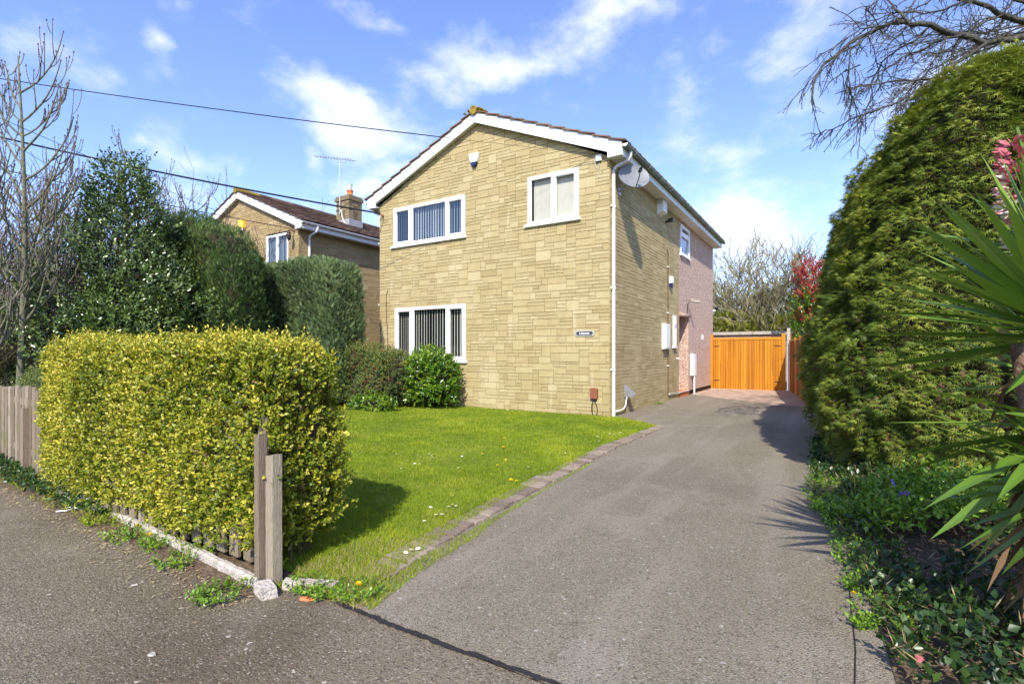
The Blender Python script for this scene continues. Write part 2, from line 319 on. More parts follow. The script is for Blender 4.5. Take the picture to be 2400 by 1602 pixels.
# templates: x = width, y = along the leaf, z = normal
T_LEAF = (np.array([(0, 0, 0), (-.5, .45, .12), (0, 1, -.05), (.5, .45, .12)]), np.array([(0, 3, 2), (0, 2, 1)]))
T_BLADE = (np.array([(-.5, 0, 0), (.5, 0, 0), (0, 1, .25)]), np.array([(0, 1, 2)]))
def spray_template():
    V = []; F = []
    def lf(x, y, a, l, w, z=0):
        b = len(V); c, s = math.cos(a), math.sin(a)
        for (u, v, t) in ((-w, .15 * l, 0), (w, .15 * l, 0), (0, l, -.08 * l)):
            V.append((x + u * c + v * s, y - u * s + v * c, z + t))
        F.append((b, b + 1, b + 2))
    lf(0, 0, 0, 1, .055)
    for i, (y, l) in enumerate(((.08, .42), (.24, .5), (.42, .44), (.58, .36), (.74, .24))):
        lf(0, y, .75, l, .052, -.04); lf(0, y, -.75, l, .052, -.04)
    return np.array(V), np.array(F)
T_SPRAY = spray_template()
def tuft_template():
    V = []; F = []
    for a, l in ((-.95, .62), (-.5, .85), (0, 1), (.45, .9), (.9, .66)):
        b = len(V); c, s = math.cos(a), math.sin(a)
        for (u, v, t) in ((-.075, .22 * l, 0), (.075, .22 * l, 0), (0, l, -.12 * l)): V.append((u * c + v * s, -u * s + v * c, t - .04 * abs(a)))
        F.append((b, b + 1, b + 2))
    return np.array(V), np.array(F)
T_TUFT = tuft_template()
def scatter(name, T, P, D, Nn, size, width, m, rnd=None, parent=None, kind=None):
    """copies of a template at P, growing along D, facing Nn; joined in one mesh"""
    tv, tf = T; n = len(P); D = norm(D); X = norm(np.cross(D, Nn)); Z = np.cross(X, D)
    size = np.broadcast_to(size, (n,)); width = np.broadcast_to(width, (n,))
    V = P[:, None, :] + X[:, None, :] * (tv[None, :, 0, None] * (width * size)[:, None, None]) + D[:, None, :] * (tv[None, :, 1, None] * size[:, None, None]) + Z[:, None, :] * (tv[None, :, 2, None] * (width * size)[:, None, None])
    F = tf[None] + (np.arange(n) * len(tv))[:, None, None]
    if rnd is None: rnd = RNG.random(n)
    off = tuple(wloc(parent)) if parent else (0, 0, 0)
    return np_mesh(name, V.reshape(-1, 3), F.reshape(-1, tf.shape[1]), np.repeat(rnd, len(tf)), m, parent, kind, off)
def lump(P, fr, seed=0):       # smooth pseudo noise in -1..1
    s = np.zeros(len(P)); r = np.random.default_rng(seed)
    for k in range(6):
        w = r.normal(size=3); w /= np.linalg.norm(w); s += np.sin(P @ w * fr * (1 + .35 * k) + r.random() * 6.28) / (1 + .3 * k)
    return s / 3.0
def shell(n, c, h, p=6, depth=.12, bump=.06, fr=5, seed=1, shape=None, under=False):
    """points near the surface of a rounded box centre c, half size h; returns points and outward normals"""
    c = np.array(c, float); h = np.array(h, float)
    areas = np.array([h[1] * h[2], h[1] * h[2], h[0] * h[2], h[0] * h[2], h[0] * h[1], h[0] * h[1] * (1 if under else .05)])
    f = RNG.choice(6, n, p=areas / areas.sum()); q = RNG.uniform(-1, 1, (n, 3)); ax = f // 2; q[np.arange(n), ax] = np.where(f % 2 == 0, 1, -1)
    q[:, 2] = np.where(f == 4, 1, np.where(f == 5, -1, q[:, 2]))
    l = (np.abs(q) ** p).sum(1) ** (1 / p); u = q / l[:, None]
    nn = norm(np.sign(u) * np.abs(u) ** (p - 1) / h)
    P = c + u * h
    d = -np.abs(RNG.normal(0, depth, n)) + bump * lump(P, fr, seed) + RNG.normal(0, .012, n)
    P = P + nn * d[:, None]
    if shape is not None: P = shape(P)
    return P, nn
def core(c, h, p=6, shrink=.1, shape=None, n=10, bump=0, fr=3, seed=1):
    """closed rounded box mesh (MB)"""
    mb = MB(); idx = {}; c = np.array(c, float); h = np.array(h, float) - shrink
    def vert(q):
        k = tuple(np.round(q, 5))
        if k not in idx:
            q = np.array(q, float); u = q / (np.abs(q) ** p).sum() ** (1 / p); P = (c + u * h)[None]
            if bump: P = P + u * bump * lump(P, fr, seed)[0]
            if shape is not None: P = shape(P)
            idx[k] = len(mb.v); mb.v.append(tuple(P[0]))
        return idx[k]
    for ax in range(3):
        for s in (-1, 1):
            for i in range(n):
                for j in range(n):
                    ps = []
                    for (a, b) in ((i, j), (i + 1, j), (i + 1, j + 1), (i, j + 1)):
                        q = [0, 0, 0]; q[ax] = s; q[(ax + 1) % 3] = -1 + 2 * a / n; q[(ax + 2) % 3] = -1 + 2 * b / n; ps.append(vert(q))
                    mb.f.append(tuple(ps if s > 0 else ps[::-1])); mb.r.append(.5)
    return mb
def rdir(n, base, spread): return norm(base + RNG.normal(0, spread, (n, 3)))

# ------------------------------------------------------------------ ground, drive, lawn
def sheet(poly, z): b = MB(); b.quad(*[(x, y, z) for x, y in poly]); return b
struct('ground', sheet([(-400, -400), (400, -400), (400, 400), (-400, 400)], -.03), FIELD)
struct('garden_soil', sheet([(-30, -8.2), (9, -8.2), (9, 30), (-30, 30)], -.012), SOIL)
def wavy(pts, z, m, name, amp=.02, step=.15):
    """flat sheet whose edges wander a little"""
    out = []
    for i in range(len(pts)):
        a = Vector(pts[i]); b = Vector(pts[(i + 1) % len(pts)]); k = max(1, int((b - a).length / step))
        if (b - a).length > 30: k = 1
        for j in range(k): p = a.lerp(b, j / k); out.append((p.x + random.uniform(-amp, amp), p.y + random.uniform(-amp, amp)))
    return struct(name, sheet(out, z), m)
struct('footway', sheet([(-60, -8.135), (-60, -30), (60, -30), (60, -8.135)], -.004), PAVE)
EDGE_IN = [(1.19, -.75), (1.17, -1.9), (1.13, -3.3), (1.19, -4.3), (1.25, -5.4), (1.33, -6.3), (1.38, -6.9), (1.46, -7.5), (1.52, -8.0)]
EDGE_OUT = [(1.37, -.75), (1.36, -1.9), (1.36, -3.3), (1.43, -4.3), (1.49, -5.4), (1.56, -6.3), (1.60, -6.9), (1.68, -7.5), (1.76, -8.1)]
wavy([(1.45, -8.132), (1.45, -7.3), (1.2, -5.4), (1.05, -3.3), (1.1, -.6), (.1, .05), (.02, .02), (.02, 13), (4.2, 13), (4.2, -8.132)], .0, TARMAC, 'driveway', .004)
# bitumen joint between drive and footway
j = MB(); x = 1.67; y = -8.13
while x < 7:
    w = random.uniform(.010, .021); x2 = x + random.uniform(.03, .06); y2 = -8.128 + .018 * math.sin(x * 2.3) + random.uniform(-.006, .006)
    w2 = random.uniform(.010, .021); j.quad((x, y - w, .006), (x2, y2 - w2, .006), (x2, y2 + w2, .006), (x, y + w, .006)); x, y = x2, y2
struct('tarmac_joint', j, JOINT)
struct('side_joint', (lambda b: (b.tube([(3.93, -8.0, .001), (3.96, -7.2, .001), (3.95, -6.4, .001), (3.90, -5.7, .001)], .0035, 5), b)[1])(MB()), JOINT)
LAWN = EDGE_IN + [(1.3, -8.05), (-7.2, -8.0), (-7.2, .02), (.05, .02), (.15, .04), (.67, -.33), (1.16, -.74)]
wavy(LAWN, .010, LAWNB, 'lawn', .012)
def inpoly(P, poly):
    x, y = P[:, 0], P[:, 1]; r = np.zeros(len(P), bool); n = len(poly); j = n - 1
    for i in range(n):
        xi, yi = poly[i]; xj, yj = poly[j]
        c = ((yi > y) != (yj > y)) & (x < (xj - xi) * (y - yi) / ((yj - yi) or 1e-9) + xi); r ^= c; j = i
    return r
def grass(name, n, poly, box, hmin, hmax, wid, m, near=2.0, z=.01, lean=.55):
    P = np.zeros((0, 3))
    while len(P) < n:
        q = np.c_[RNG.uniform(box[0], box[1], 3 * n), RNG.uniform(box[2], box[3], 3 * n), np.full(3 * n, z)]
        q = q[inpoly(q, poly)]; d = np.hypot(q[:, 0] - CX, q[:, 1] - CY); q = q[RNG.random(len(q)) < np.clip((near / d) ** 1.3, .05, 1)]
        P = np.r_[P, q]
    P = P[:n]; k = len(P); d = np.hypot(P[:, 0] - CX, P[:, 1] - CY)
    patch = lump(P, 2.2, 5) * .5 + lump(P, 7, 6) * .35
    s = RNG.uniform(hmin, hmax, k) * (1 + .4 * patch); D = rdir(k, np.array([[0, 0, 1.]]), lean); D[:, 2] = np.abs(D[:, 2]) + .2
    return scatter(name, T_BLADE, P, D, RNG.normal(size=(k, 3)), s, wid * np.clip(d / 5, .8, 2.2), m, np.clip(.45 + .28 * patch + RNG.normal(0, .22, k), 0, 1), kind='stuff')
tag(grass('lawn_grass', 330000, LAWN, (-7.2, 1.6, -8.1, .05), .016, .036, .14, L_GRASS, near=3.2), 'short mown bright green lawn in front of the stone house', 'grass')
# rough strips: edge of the lawn and verge weeds
STRIP = [(1.5, -7.95), (1.36, -6.9), (1.2, -5.4), (1.09, -3.5), (1.2, -3.5), (1.36, -5.4), (1.5, -6.9), (1.66, -7.6), (1.80, -8.12), (1.2, -8.2)]
tag(grass('edge_grass', 16000, STRIP, (1.0, 1.85, -8.2, -3.4), .02, .05, .13, L_GRASS, near=2.6, z=.0), 'rough grass growing over the brick edging of the lawn', 'grass')
tag(grass('straw_grass', 2600, [(1.2, -8.15), (1.15, -7.5), (1.5, -7.2), (1.85, -8.15)], (1.0, 1.9, -8.2, -7), .025, .07, .07, L_STRAW, near=3, z=.0, lean=1.4), 'dry straw coloured grass at the front corner of the lawn', 'dry grass')
OUTE = [(1.42, -7.6), (1.66, -7.5), (1.62, -6.9), (1.58, -6.3), (1.5, -5.4), (1.44, -4.3), (1.47, -4.3), (1.55, -5.4), (1.64, -6.4), (1.74, -7.0), (1.80, -7.6), (1.9, -8.1), (1.6, -8.1)]
tag(grass('outer_edge_grass', 5200, OUTE, (1.4, 1.95, -8.2, -4.2), .012, .034, .15, L_GRASS, near=2.6, z=.0), 'thin mossy grass creeping over the edge of the drive', 'grass')

# brick edging
edge = thing('brick_edging', 'row of worn grey brown bricks set between lawn and driveway', 'edging', (1.3, -4, 0))
def lerp_poly(A, y):
    for i in range(len(A) - 1):
        if A[i][1] >= y >= A[i + 1][1]:
            t = (A[i][1] - y) / (A[i][1] - A[i + 1][1]); return A[i][0] + (A[i + 1][0] - A[i][0]) * t
    return A[-1][0]
y = -.78
while y > -7.95:
    w = random.uniform(.098, .112); a = lerp_poly(EDGE_IN, y) + random.uniform(-.008, .008); b = lerp_poly(EDGE_OUT, y) + random.uniform(-.01, .01)
    z = .018 + random.uniform(-.006, .006); zz = z + random.uniform(-.005, .005); g = random.uniform(.006, .014); mb = MB(); mb.tone = random.random()
    sk = random.uniform(-.012, .012)
    mb.hexa([(a, y - w + g, -.02), (b, y - w + g + sk, -.02), (b, y + sk, -.02), (a, y, -.02), (a + .006, y - w + g + .005, z), (b - .006, y - w + g + .005 + sk, zz), (b - .006, y - .005 + sk, zz), (a + .006, y - .005, z)])
    part('brick', mb, BRICKE, edge); y -= w
# second line of edging toward the corner of the house
mb = MB()
for k in range(9):
    t = k / 9; xx = .25 + t * .95; yy = -.02 - t * .72; mb.tone = random.random()
    mb.hexa([(xx, yy + .0, -.02), (xx + .1, yy - .075, -.02), (xx + .16, yy + .03, -.02), (xx + .06, yy + .105, -.02), (xx, yy, .012), (xx + .1, yy - .075, .012), (xx + .16, yy + .03, .012), (xx + .06, yy + .105, .012)])
part('corner_bricks', mb, BRICKE, edge, 'stuff')

# concrete kerb pieces in front of the picket fence
kerb = thing('concrete_edging', 'narrow pale concrete edging along the foot of the picket fence', 'edging', (0, -8.2, 0))
pts = [(-5.6, -8.02), (-4.4, -8.03), (-3.3, -8.05), (-2.4, -8.1), (-1.5, -8.14), (-.6, -8.165), (.2, -8.20), (.75, -8.225), (1.17, -8.25)]
for i in range(len(pts) - 1):
    a, b = Vector(pts[i]), Vector(pts[i + 1]); d = (b - a).normalized(); n = Vector((-d.y, d.x)); mb = MB()
    k = 6; rows = []
    for q in range(k + 1):
        p = a.lerp(b, (q + .05 * (q == 0) - .05 * (q == k)) / k); o = random.uniform(-.006, .006); h = .05 + random.uniform(-.006, .006)
        rows.append([(p.x - n.x * (.028 + o), p.y - n.y * (.028 + o), -.02), (p.x - n.x * (.024 + o), p.y - n.y * (.024 + o), h - .012), (p.x - n.x * .01, p.y - n.y * .01, h), (p.x + n.x * .014, p.y + n.y * .014, h), (p.x + n.x * .026, p.y + n.y * .026, h - .01), (p.x + n.x * .03, p.y + n.y * .03, -.02)])
    for q in range(k):
        for r in range(5): mb.quad(rows[q][r], rows[q][r + 1], rows[q + 1][r + 1], rows[q + 1][r])
    mb.quad(*rows[0]); mb.quad(*rows[-1][::-1]); part('kerb_piece', mb, CONC, kerb)
mb = MB(); mb.hexa([(1.20, -8.305, -.02), (1.33, -8.335, -.02), (1.365, -8.26, -.02), (1.24, -8.225, -.02), (1.205, -8.30, .055), (1.325, -8.33, .05), (1.355, -8.265, .052), (1.24, -8.23, .058)]); part('corner_block', mb, CONC, kerb)
mb = MB()
for q in range(5):
    x0 = 1.30 + q * .055; mb.hexa([(x0, -8.2 + q * .028, -.02), (x0 + .052, -8.175 + q * .028, -.02), (x0 + .03, -8.12 + q * .028, -.02), (x0 - .03, -8.15 + q * .028, -.02), (x0, -8.195 + q * .028, .04), (x0 + .05, -8.17 + q * .028, .042), (x0 + .03, -8.125 + q * .028, .038), (x0 - .028, -8.152 + q * .028, .043)])
part('kerb_return', mb, CONC, kerb)

# red block paving in front of the gate
pav = thing('block_paving', 'red brown block paving in front of the orange gate', 'paving', (1.3, 7, 0))
mb = MB(); yy = 4.6; r = 0
while yy < 10.6:
    xx = .02 + (r % 2) * -.1
    x_end = 3.3
    while xx < x_end:
        line = 4.9 + (2.2 - xx) * .9
        if yy > line:
            mb.tone = random.random(); h = .014 + random.uniform(-.002, .002); mb.box(max(.03, xx + .004), xx + .196, yy + .004, yy + .096, -.01, h)
        xx += .2
    yy += .1; r += 1
part('block', mb, PAVER, pav, 'stuff')

# ------------------------------------------------------------------ houses
HW = 6.63; HD = 10.47; EZ = 5.33; RZ = 6.90      # width, depth, wall height at the eaves and at the ridge
def clip(poly, a, b, c):        # keep a*x+b*z<=c
    out = []
    for i in range(len(poly)):
        p, q = poly[i], poly[(i + 1) % len(poly)]; dp = a * p[0] + b * p[1] - c; dq = a * q[0] + b * q[1] - c
        if dp <= 0: out.append(p)
        if dp * dq < 0: t = dp / (dp - dq); out.append((p[0] + (q[0] - p[0]) * t, p[1] + (q[1] - p[1]) * t))
    return out
def snap(lines, vals):
    for v in vals:
        i = min(range(len(lines)), key=lambda k: abs(lines[k] - v)); lines[i] = v
    return sorted(lines)
def stone_wall(u0, u1, z0, z1, holes, seed, halfs=(), unit=.0752, flat=False):
    """random coursed blocks on a grid: returns (stones as polygons, backing polygons)"""
    r = random.Random(seed)
    nu = round((u1 - u0) / unit); us = [u0 + (u1 - u0) * i / nu for i in range(nu + 1)]; nz = round((z1 - z0) / unit); zs = [z0 + (z1 - z0) * i / nz for i in range(nz + 1)]
    us = snap(us, [v for h in holes for v in h[:2]]); zs = snap(zs, [v for h in holes for v in h[2:]])
    occ = [[False] * nz for _ in range(nu)]; back = []
    for i in range(nu):
        for k in range(nz):
            cu, cz = (us[i] + us[i + 1]) / 2, (zs[k] + zs[k + 1]) / 2
            if any(h[0] < cu < h[1] and h[2] < cz < h[3] for h in holes): occ[i][k] = True
    for i in range(nu):       # backing in vertical strips
        k = 0
        while k < nz:
            if occ[i][k]: k += 1; continue
            e = k
            while e < nz and not occ[i][e]: e += 1
            back.append([(us[i], zs[k]), (us[i + 1], zs[k]), (us[i + 1], zs[e]), (us[i], zs[e])]); k = e
    stones = []
    for k in range(nz):
        i = 0
        while i < nu:
            if occ[i][k]: i += 1; continue
            run = 0
            while i + run < nu and not occ[i + run][k]: run += 1
            w = min(run, r.choice([2, 3, 3, 4, 4, 5, 5, 6, 6])); 
            if run - w == 1: w += 1 if run <= 7 else 0
            h = r.choice([1] * 12 + [2] * 7 + [3]) if w > 1 else 1; 
            if flat: w = min(run, r.choice([4, 5, 6, 7])); h = r.choice([1] * 9 + [2] * 6 + [3])
            if h == 3 and w > 5: w = 5
            if h == 3 and w < 3: w = min(3, run)
            h = min(h, nz - k)
            while h > 1 and any(occ[i + a][k + b] for a in range(w) for b in range(h)): h -= 1
            for a in range(w):
                for b in range(h): occ[i + a][k + b] = True
            g = .0036; gu = .0007 if flat else g; pl = [(us[i] + gu, zs[k] + g), (us[i + w] - gu, zs[k] + g), (us[i + w] - gu, zs[k + h] - g), (us[i] + gu, zs[k + h] - g)]
            stones.append(pl); i += w
    for (a, b, c) in halfs:
        stones = [clip(s, a, b, c - .006) for s in stones]; back = [clip(s, a, b, c) for s in back]
    stones = [s for s in stones if len(s) > 2 and abs(sum(s[i][0] * s[(i + 1) % len(s)][1] - s[(i + 1) % len(s)][0] * s[i][1] for i in range(len(s)))) > .004]
    return stones, [s for s in back if len(s) > 2]
def stone_geo(mb, poly, f, d, cu_=None):       # f(u,z,out) -> xyz ; chamfered front
    cu = sum(p[0] for p in poly) / len(poly); cz = sum(p[1] for p in poly) / len(poly); n = len(poly); b = len(mb.v); c = .0035
    mb.tone = min(1, max(0, random.gauss(.48, .16)))
    tilt = [random.uniform(-.002, .002) for _ in poly]
    for (u, z) in poly: mb.v.append(f(u, z, -.002))
    for (u, z) in poly: mb.v.append(f(u, z, d - c))
    for (u, z), t in zip(poly, tilt): mb.v.append(f(u - (c if cu_ is None else cu_) * (1 if u > cu else -1), z - c * (1 if z > cz else -1), d + (t if cu_ is None else t * .3)))
    for r in range(2):
        for i in range(n): j = (i + 1) % n; mb.f.append((b + r * n + i, b + r * n + j, b + (r + 1) * n + j, b + (r + 1) * n + i)); mb.r.append(mb.tone)
    mb.f.append(tuple(b + 2 * n + i for i in range(n))); mb.r.append(mb.tone)
def boxf(mb, f, u0, u1, z0, z1, d0, d1):
    mb.hexa([f(u0, z0, d0), f(u1, z0, d0), f(u1, z0, d1), f(u0, z0, d1), f(u0, z1, d0), f(u1, z1, d0), f(u1, z1, d1), f(u0, z1, d1)])
def window(parent, f, u0, u1, z0, z1, mulls, slats=None, pane=PANE, opens=(), sill=True, room=True, fr=.065, toplights=None, label=None, handle=True, depth=.02):
    """frame as the part; pane, sill, blind slats, vents and handles below it"""
    mb = MB(); d0, d1 = -.045, depth
    boxf(mb, f, u0, u0 + fr, z0, z1, d0, d1); boxf(mb, f, u1 - fr, u1, z0, z1, d0, d1)
    boxf(mb, f, u0 + fr, u1 - fr, z1 - fr, z1, d0, d1); boxf(mb, f, u0 + fr, u1 - fr, z0, z0 + fr, d0, d1)
    for m_ in mulls: boxf(mb, f, m_ - .035, m_ + .035, z0 + fr, z1 - fr, d0, d1)
    if toplights: boxf(mb, f, u0 + fr, u1 - fr, toplights - .03, toplights + .03, d0, d1)
    W_ = part('window', mb, UPVC, parent)
    if label: W_['label'] = label
    cells = [u0 + fr] + [q for m_ in mulls for q in (m_ - .035, m_ + .035)] + [u1 - fr]
    rows = [(z0 + fr, z1 - fr)] if not toplights else [(z0 + fr, toplights - .03), (toplights + .03, z1 - fr)]
    for i in range(0, len(cells), 2):
        a, b = cells[i], cells[i + 1]
        for (za, zb) in rows:
            op = (i // 2) in opens or (toplights and za > z0 + .5)
            s = .042 if op else .012
            mb = MB()
            dd = d1 + .012 if op else d1 - .006
            for q in ((a, a + s, za, zb), (b - s, b, za, zb), (a + s, b - s, zb - s, zb), (a + s, b - s, za, za + s)): boxf(mb, f, q[0], q[1], q[2], q[3], d0 + .01, dd)
            part('sash', mb, UPVC, W_)
            mb = MB(); mb.quad(f(a + s, za + s, -.012), f(b - s, za + s, -.012), f(b - s, zb - s, -.012), f(a + s, zb - s, -.012)); part('pane', mb, pane, W_)
            if op and handle and zb - za > .5:
                mb = MB(); hz = za + (zb - za) * .42; boxf(mb, f, a + .012, a + .03, hz, hz + .11, -.03, -.02); part('handle', mb, UPVC, W_)
                mb = MB(); boxf(mb, f, a + s, b - s - .03, zb - s + .012, zb - s + .028, dd - .001, dd + .006); part('trickle_vent', mb, GREYP, W_)
    if sill:
        mb = MB(); boxf(mb, f, u0 - .07, u1 + .05, z0 - .045, z0 - .003, -.03, .075); boxf(mb, f, u0 - .06, u1 + .04, z0 - .003, z0 + .012, -.03, .045); part('sill', mb, UPVC, W_)
    if room:
        mb = MB(); D = -.9; e = .003
        P = lambda u, z, d: f(u, z, d)
        mb.quad(P(u0 - .5, z0 - .5, D), P(u1 + .5, z0 - .5, D), P(u1 + .5, z1 + .1, D), P(u0 - .5, z1 + .1, D))
        mb.quad(P(u0 + e, z0 + e, -.046), P(u1 - e, z0 + e, -.046), P(u1 + .5, z0 - .5, D), P(u0 - .5, z0 - .5, D)); mb.quad(P(u0 + e, z1 - e, -.046), P(u1 - e, z1 - e, -.046), P(u1 + .5, z1 + .1, D), P(u0 - .5, z1 + .1, D))
        mb.quad(P(u0 + e, z0 + e, -.046), P(u0 + e, z1 - e, -.046), P(u0 - .5, z1 + .1, D), P(u0 - .5, z0 - .5, D)); mb.quad(P(u1 - e, z0 + e, -.046), P(u1 - e, z1 - e, -.046), P(u1 + .5, z1 + .1, D), P(u1 + .5, z0 - .5, D))
        part('room', mb, DARK, W_)
    if slats:
        for (s0, s1, pitch, wid, ang, mm) in slats:
            u = s0
            while u < s1:
                mb = MB(); a = R(ang + random.uniform(-5, 5)); c, s = math.cos(a) * wid / 2, math.sin(a) * wid / 2; dz = -.10
                zt = z1 - fr; zb = z0 + fr + .02
                uu = u + random.uniform(-.004, .004)
                mb.quad(f(uu - c, zb, dz - s), f(uu + c, zb, dz + s), f(uu + c, zt, dz + s), f(uu - c, zt, dz - s)); part('blind_slat', mb, mm, W_); u += pitch
    return W_
def house(loc, label, group, main):
    H = thing('detached_house' , label, 'house', loc, group)
    X, Y, Z = loc
    ff = lambda u, z, d: (X + u, Y - d, Z + z)          # front face
    fs = lambda u, z, d: (X + d, Y + u, Z + z)          # right side face
    cx = -HW / 2; sl_ = (RZ - EZ) / (HW / 2)
    halfs = [(sl_, 1, RZ + sl_ * (-cx) * -1 + 0), ]
    # right half: z <= RZ - s*(x-cx) ; left half: z <= RZ + s*(x-cx)
    halfs = [(sl_, 1, RZ + sl_ * cx), (-sl_, 1, RZ - sl_ * cx)]
    if main: holes = [(-6.10, -3.70, 4.15, 5.165), (-1.93, -.68, 4.165, 5.24), (-6.05, -3.68, 1.12, 2.505)]
    else: holes = [(-1.76, -.55, 4.15, 5.25), (-4.9, -3.3, 4.15, 5.2), (-4.6, -2.9, .9, 2.3)]
    st, back = stone_wall(-HW, 0, -.05, RZ + .05, holes, 11 if main else 5, halfs)
    mb = MB()
    for p in back: mb.quad(*[ff(u, z, 0) for u, z in p])
    wall = part('front_wall', mb, MORTAR, H)
    SM = STONE
    if main:
        # the stones that show largest: nearest the camera, i.e. by projected size
        def key(p):
            u = sum(q[0] for q in p) / len(p); z = sum(q[1] for q in p) / len(p); w = max(q[0] for q in p) - min(q[0] for q in p); h = max(q[1] for q in p) - min(q[1] for q in p)
            return -(w * h) / ((u - CX) ** 2 + CY ** 2)
        st.sort(key=key)
    rest = MB()
    for i, p in enumerate(st):
        d = random.uniform(.010, .017)
        if main and i < 300: mb = MB(); stone_geo(mb, p, ff, d); part('stone', mb, SM, wall)
        else: stone_geo(rest, p, ff, d)
    part('smaller_stones', rest, SM if main else STONE_OLD, wall, 'stuff')
    # right side: stone for the front half, pebbledash behind
    ys = 5.46 if main else HD
    hs = [(4.80, 5.06, 1.50, 2.38)] if main else []
    st, back = stone_wall(0, ys, -.05, EZ, hs, 23 if main else 9, flat=True)
    mb = MB()
    for p in back: mb.quad(*[fs(u, z, 0) for u, z in p])
    # left side and back of the shell
    w2 = part('side_wall', mb, MORTAR, H); mb = MB()
    mb.quad(ff(-HW, -.05, 0), (X - HW, Y + HD, Z - .05), (X - HW, Y + HD, Z + EZ), ff(-HW, EZ, 0))
    mb.quad((X - HW, Y + HD, Z - .05), (X, Y + HD, Z - .05), (X, Y + HD, Z + EZ), (X + cx, Y + HD, Z + RZ), (X - HW, Y + HD, Z + EZ))
    part('rear_wall', mb, MORTAR, H); rest = MB()
    for p in st: stone_geo(rest, p, fs, random.choice([.010, .011, .012]) + random.uniform(-.0006, .0006), .0004)
    part('side_stones', rest, SM if main else STONE_OLD, w2, 'stuff')
    if main:
        mb = MB(); y0, y1 = ys, HD; r0, r1, rz = 5.50, 6.64, 2.50
        wy0, wy1, wz0, wz1 = 5.62, 6.72, 4.26, 5.16
        zb = .14; D = .012
        def q(a, b, c, d_, dd=D): mb.quad(fs(a, c, dd), fs(b, c, dd), fs(b, d_, dd), fs(a, d_, dd))
        q(y0, r0, zb, rz); q(r1, y1, zb, rz); q(y0, wy0, rz, EZ); q(wy1, y1, rz, EZ); q(wy0, wy1, rz, wz0); q(wy0, wy1, wz1, EZ)
        dp = -.85     # recessed doorway
        mb.quad(fs(r0, 0, dp), fs(r1, 0, dp), fs(r1, rz, dp), fs(r0, rz, dp)); mb.quad(fs(r1, 0, D), fs(r1, 0, dp), fs(r1, rz, dp), fs(r1, rz, D)); mb.quad(fs(r0, 0, D), fs(r0, 0, dp), fs(r0, rz, dp), fs(r0, rz, D)); mb.quad(fs(r0, rz, D), fs(r1, rz, D), fs(r1, rz, dp), fs(r0, rz, dp))
        mb.quad((X, Y + HD, Z + zb), fs(HD, zb, D), fs(HD, EZ, D), (X, Y + HD, Z + EZ)); mb.quad(fs(y0, zb, D), (X, Y + y0, zb), (X, Y + y0, EZ), fs(y0, EZ, D))
        part('pebbledash_wall', mb, DASH, H)
        mb = MB(); boxf(mb, fs, r1, HD, -.05, zb, -.08, -.035); part('plinth', mb, mat('dark_plinth', (.06, .035, .025), (.09, .055, .04), scale=9, rough=.95), H)
        mb = MB(); boxf(mb, fs, r0 + .01, r1 - .01, -.02, .15, -.83, .03); part('door_step', mb, TERRA, H)
        # doorway lining: white side door deep in the recess
        mb = MB(); boxf(mb, fs, r0 + .1, r1 - .1, .15, 2.2, dp + .003, dp + .05); part('side_door', mb, UPVC, H)
        mb = MB(); mb.tube([fs(r0 - .01, rz - .05, .03), fs(r1 + .03, rz - .03, .03)], .055, 8); part('canopy_edge', mb, DASH, H, smooth=True)
        window(H, fs, wy0, wy1, wz0, wz1 - .0, [], pane=PANE_BLUE, toplights=4.86, label='side window under the eaves with a top light', handle=False, depth=.035)
        window(H, fs, 4.80, 5.06, 1.50, 2.38, [], pane=PANE_BLUE, toplights=2.08, fr=.05, label='narrow side window', handle=False, depth=.05)
        # front windows
        window(H, ff, *holes[0], [-5.47, -4.28], slats=[(-6.0, -5.55, .085, .08, 62, CURT), (-5.4, -4.35, .085, .082, 25, CURT), (-4.2, -3.8, .085, .08, 40, CURT)], pane=PANE_BLUE, opens=(0, 2), label='upper left window with three lights and a grey blue blind')
        window(H, ff, *holes[1], [-1.30], slats=[(-1.80, -.72, .074, .088, 8, SLAT)], pane=PANE, opens=(1,), label='upper right window with closed cream vertical blinds')
        window(H, ff, *holes[2], [-5.43, -4.26], slats=[(-5.93, -5.5, .07, .062, 30, SLAT), (-5.38, -4.32, .089, .058, 30, SLAT), (-4.2, -3.76, .089, .058, 30, SLAT)], pane=glass_mat('clear_window_glass', (.93, .95, .94), .015), opens=(0, 2), label='ground floor window with open cream vertical blinds')
    else:
        window(H, ff, *holes[0], [-1.155], slats=[(-1.68, -.6, .09, .09, 20, CURT)], pane=PANE_BLUE, handle=False)
        window(H, ff, *holes[1], [-4.1], slats=[(-4.8, -3.4, .1, .09, 20, CURT)], pane=PANE_BLUE, handle=False)
        window(H, ff, *holes[2], [-3.75], slats=[(-4.5, -3.0, .1, .09, 20, CURT)], pane=PANE_BLUE, handle=False)
    # barge boards
    def barge(sgn):
        T = lambda x, z: (X + (x if sgn > 0 else -HW - x), Z + z)
        P = [T(cx, 7.006), T(.313, 5.505), T(.313, 5.257), T(.015, 5.252), T(.015, 5.366), T(cx, 6.766)]
        if sgn < 0: P = P[::-1]
        m_ = MB(); m_.prism(P, Y - .16, Y - .135); part('barge_board', m_, UPVC, H)
        for (y0, y1) in ((Y - .135, Y + .002), (Y + HD, Y + HD + .10)):
            m_ = MB(); m_.hexa([(T(cx, 0)[0], y0, Z + 6.80), (T(.30, 0)[0], y0, Z + 5.30), (T(.30, 0)[0], y1, Z + 5.30), (T(cx, 0)[0], y1, Z + 6.80), (T(cx, 0)[0], y0, Z + 6.99), (T(.30, 0)[0], y0, Z + 5.49), (T(.30, 0)[0], y1, Z + 5.49), (T(cx, 0)[0], y1, Z + 6.99)])
            part('verge_soffit', m_, UPVC_DIRTY, H)
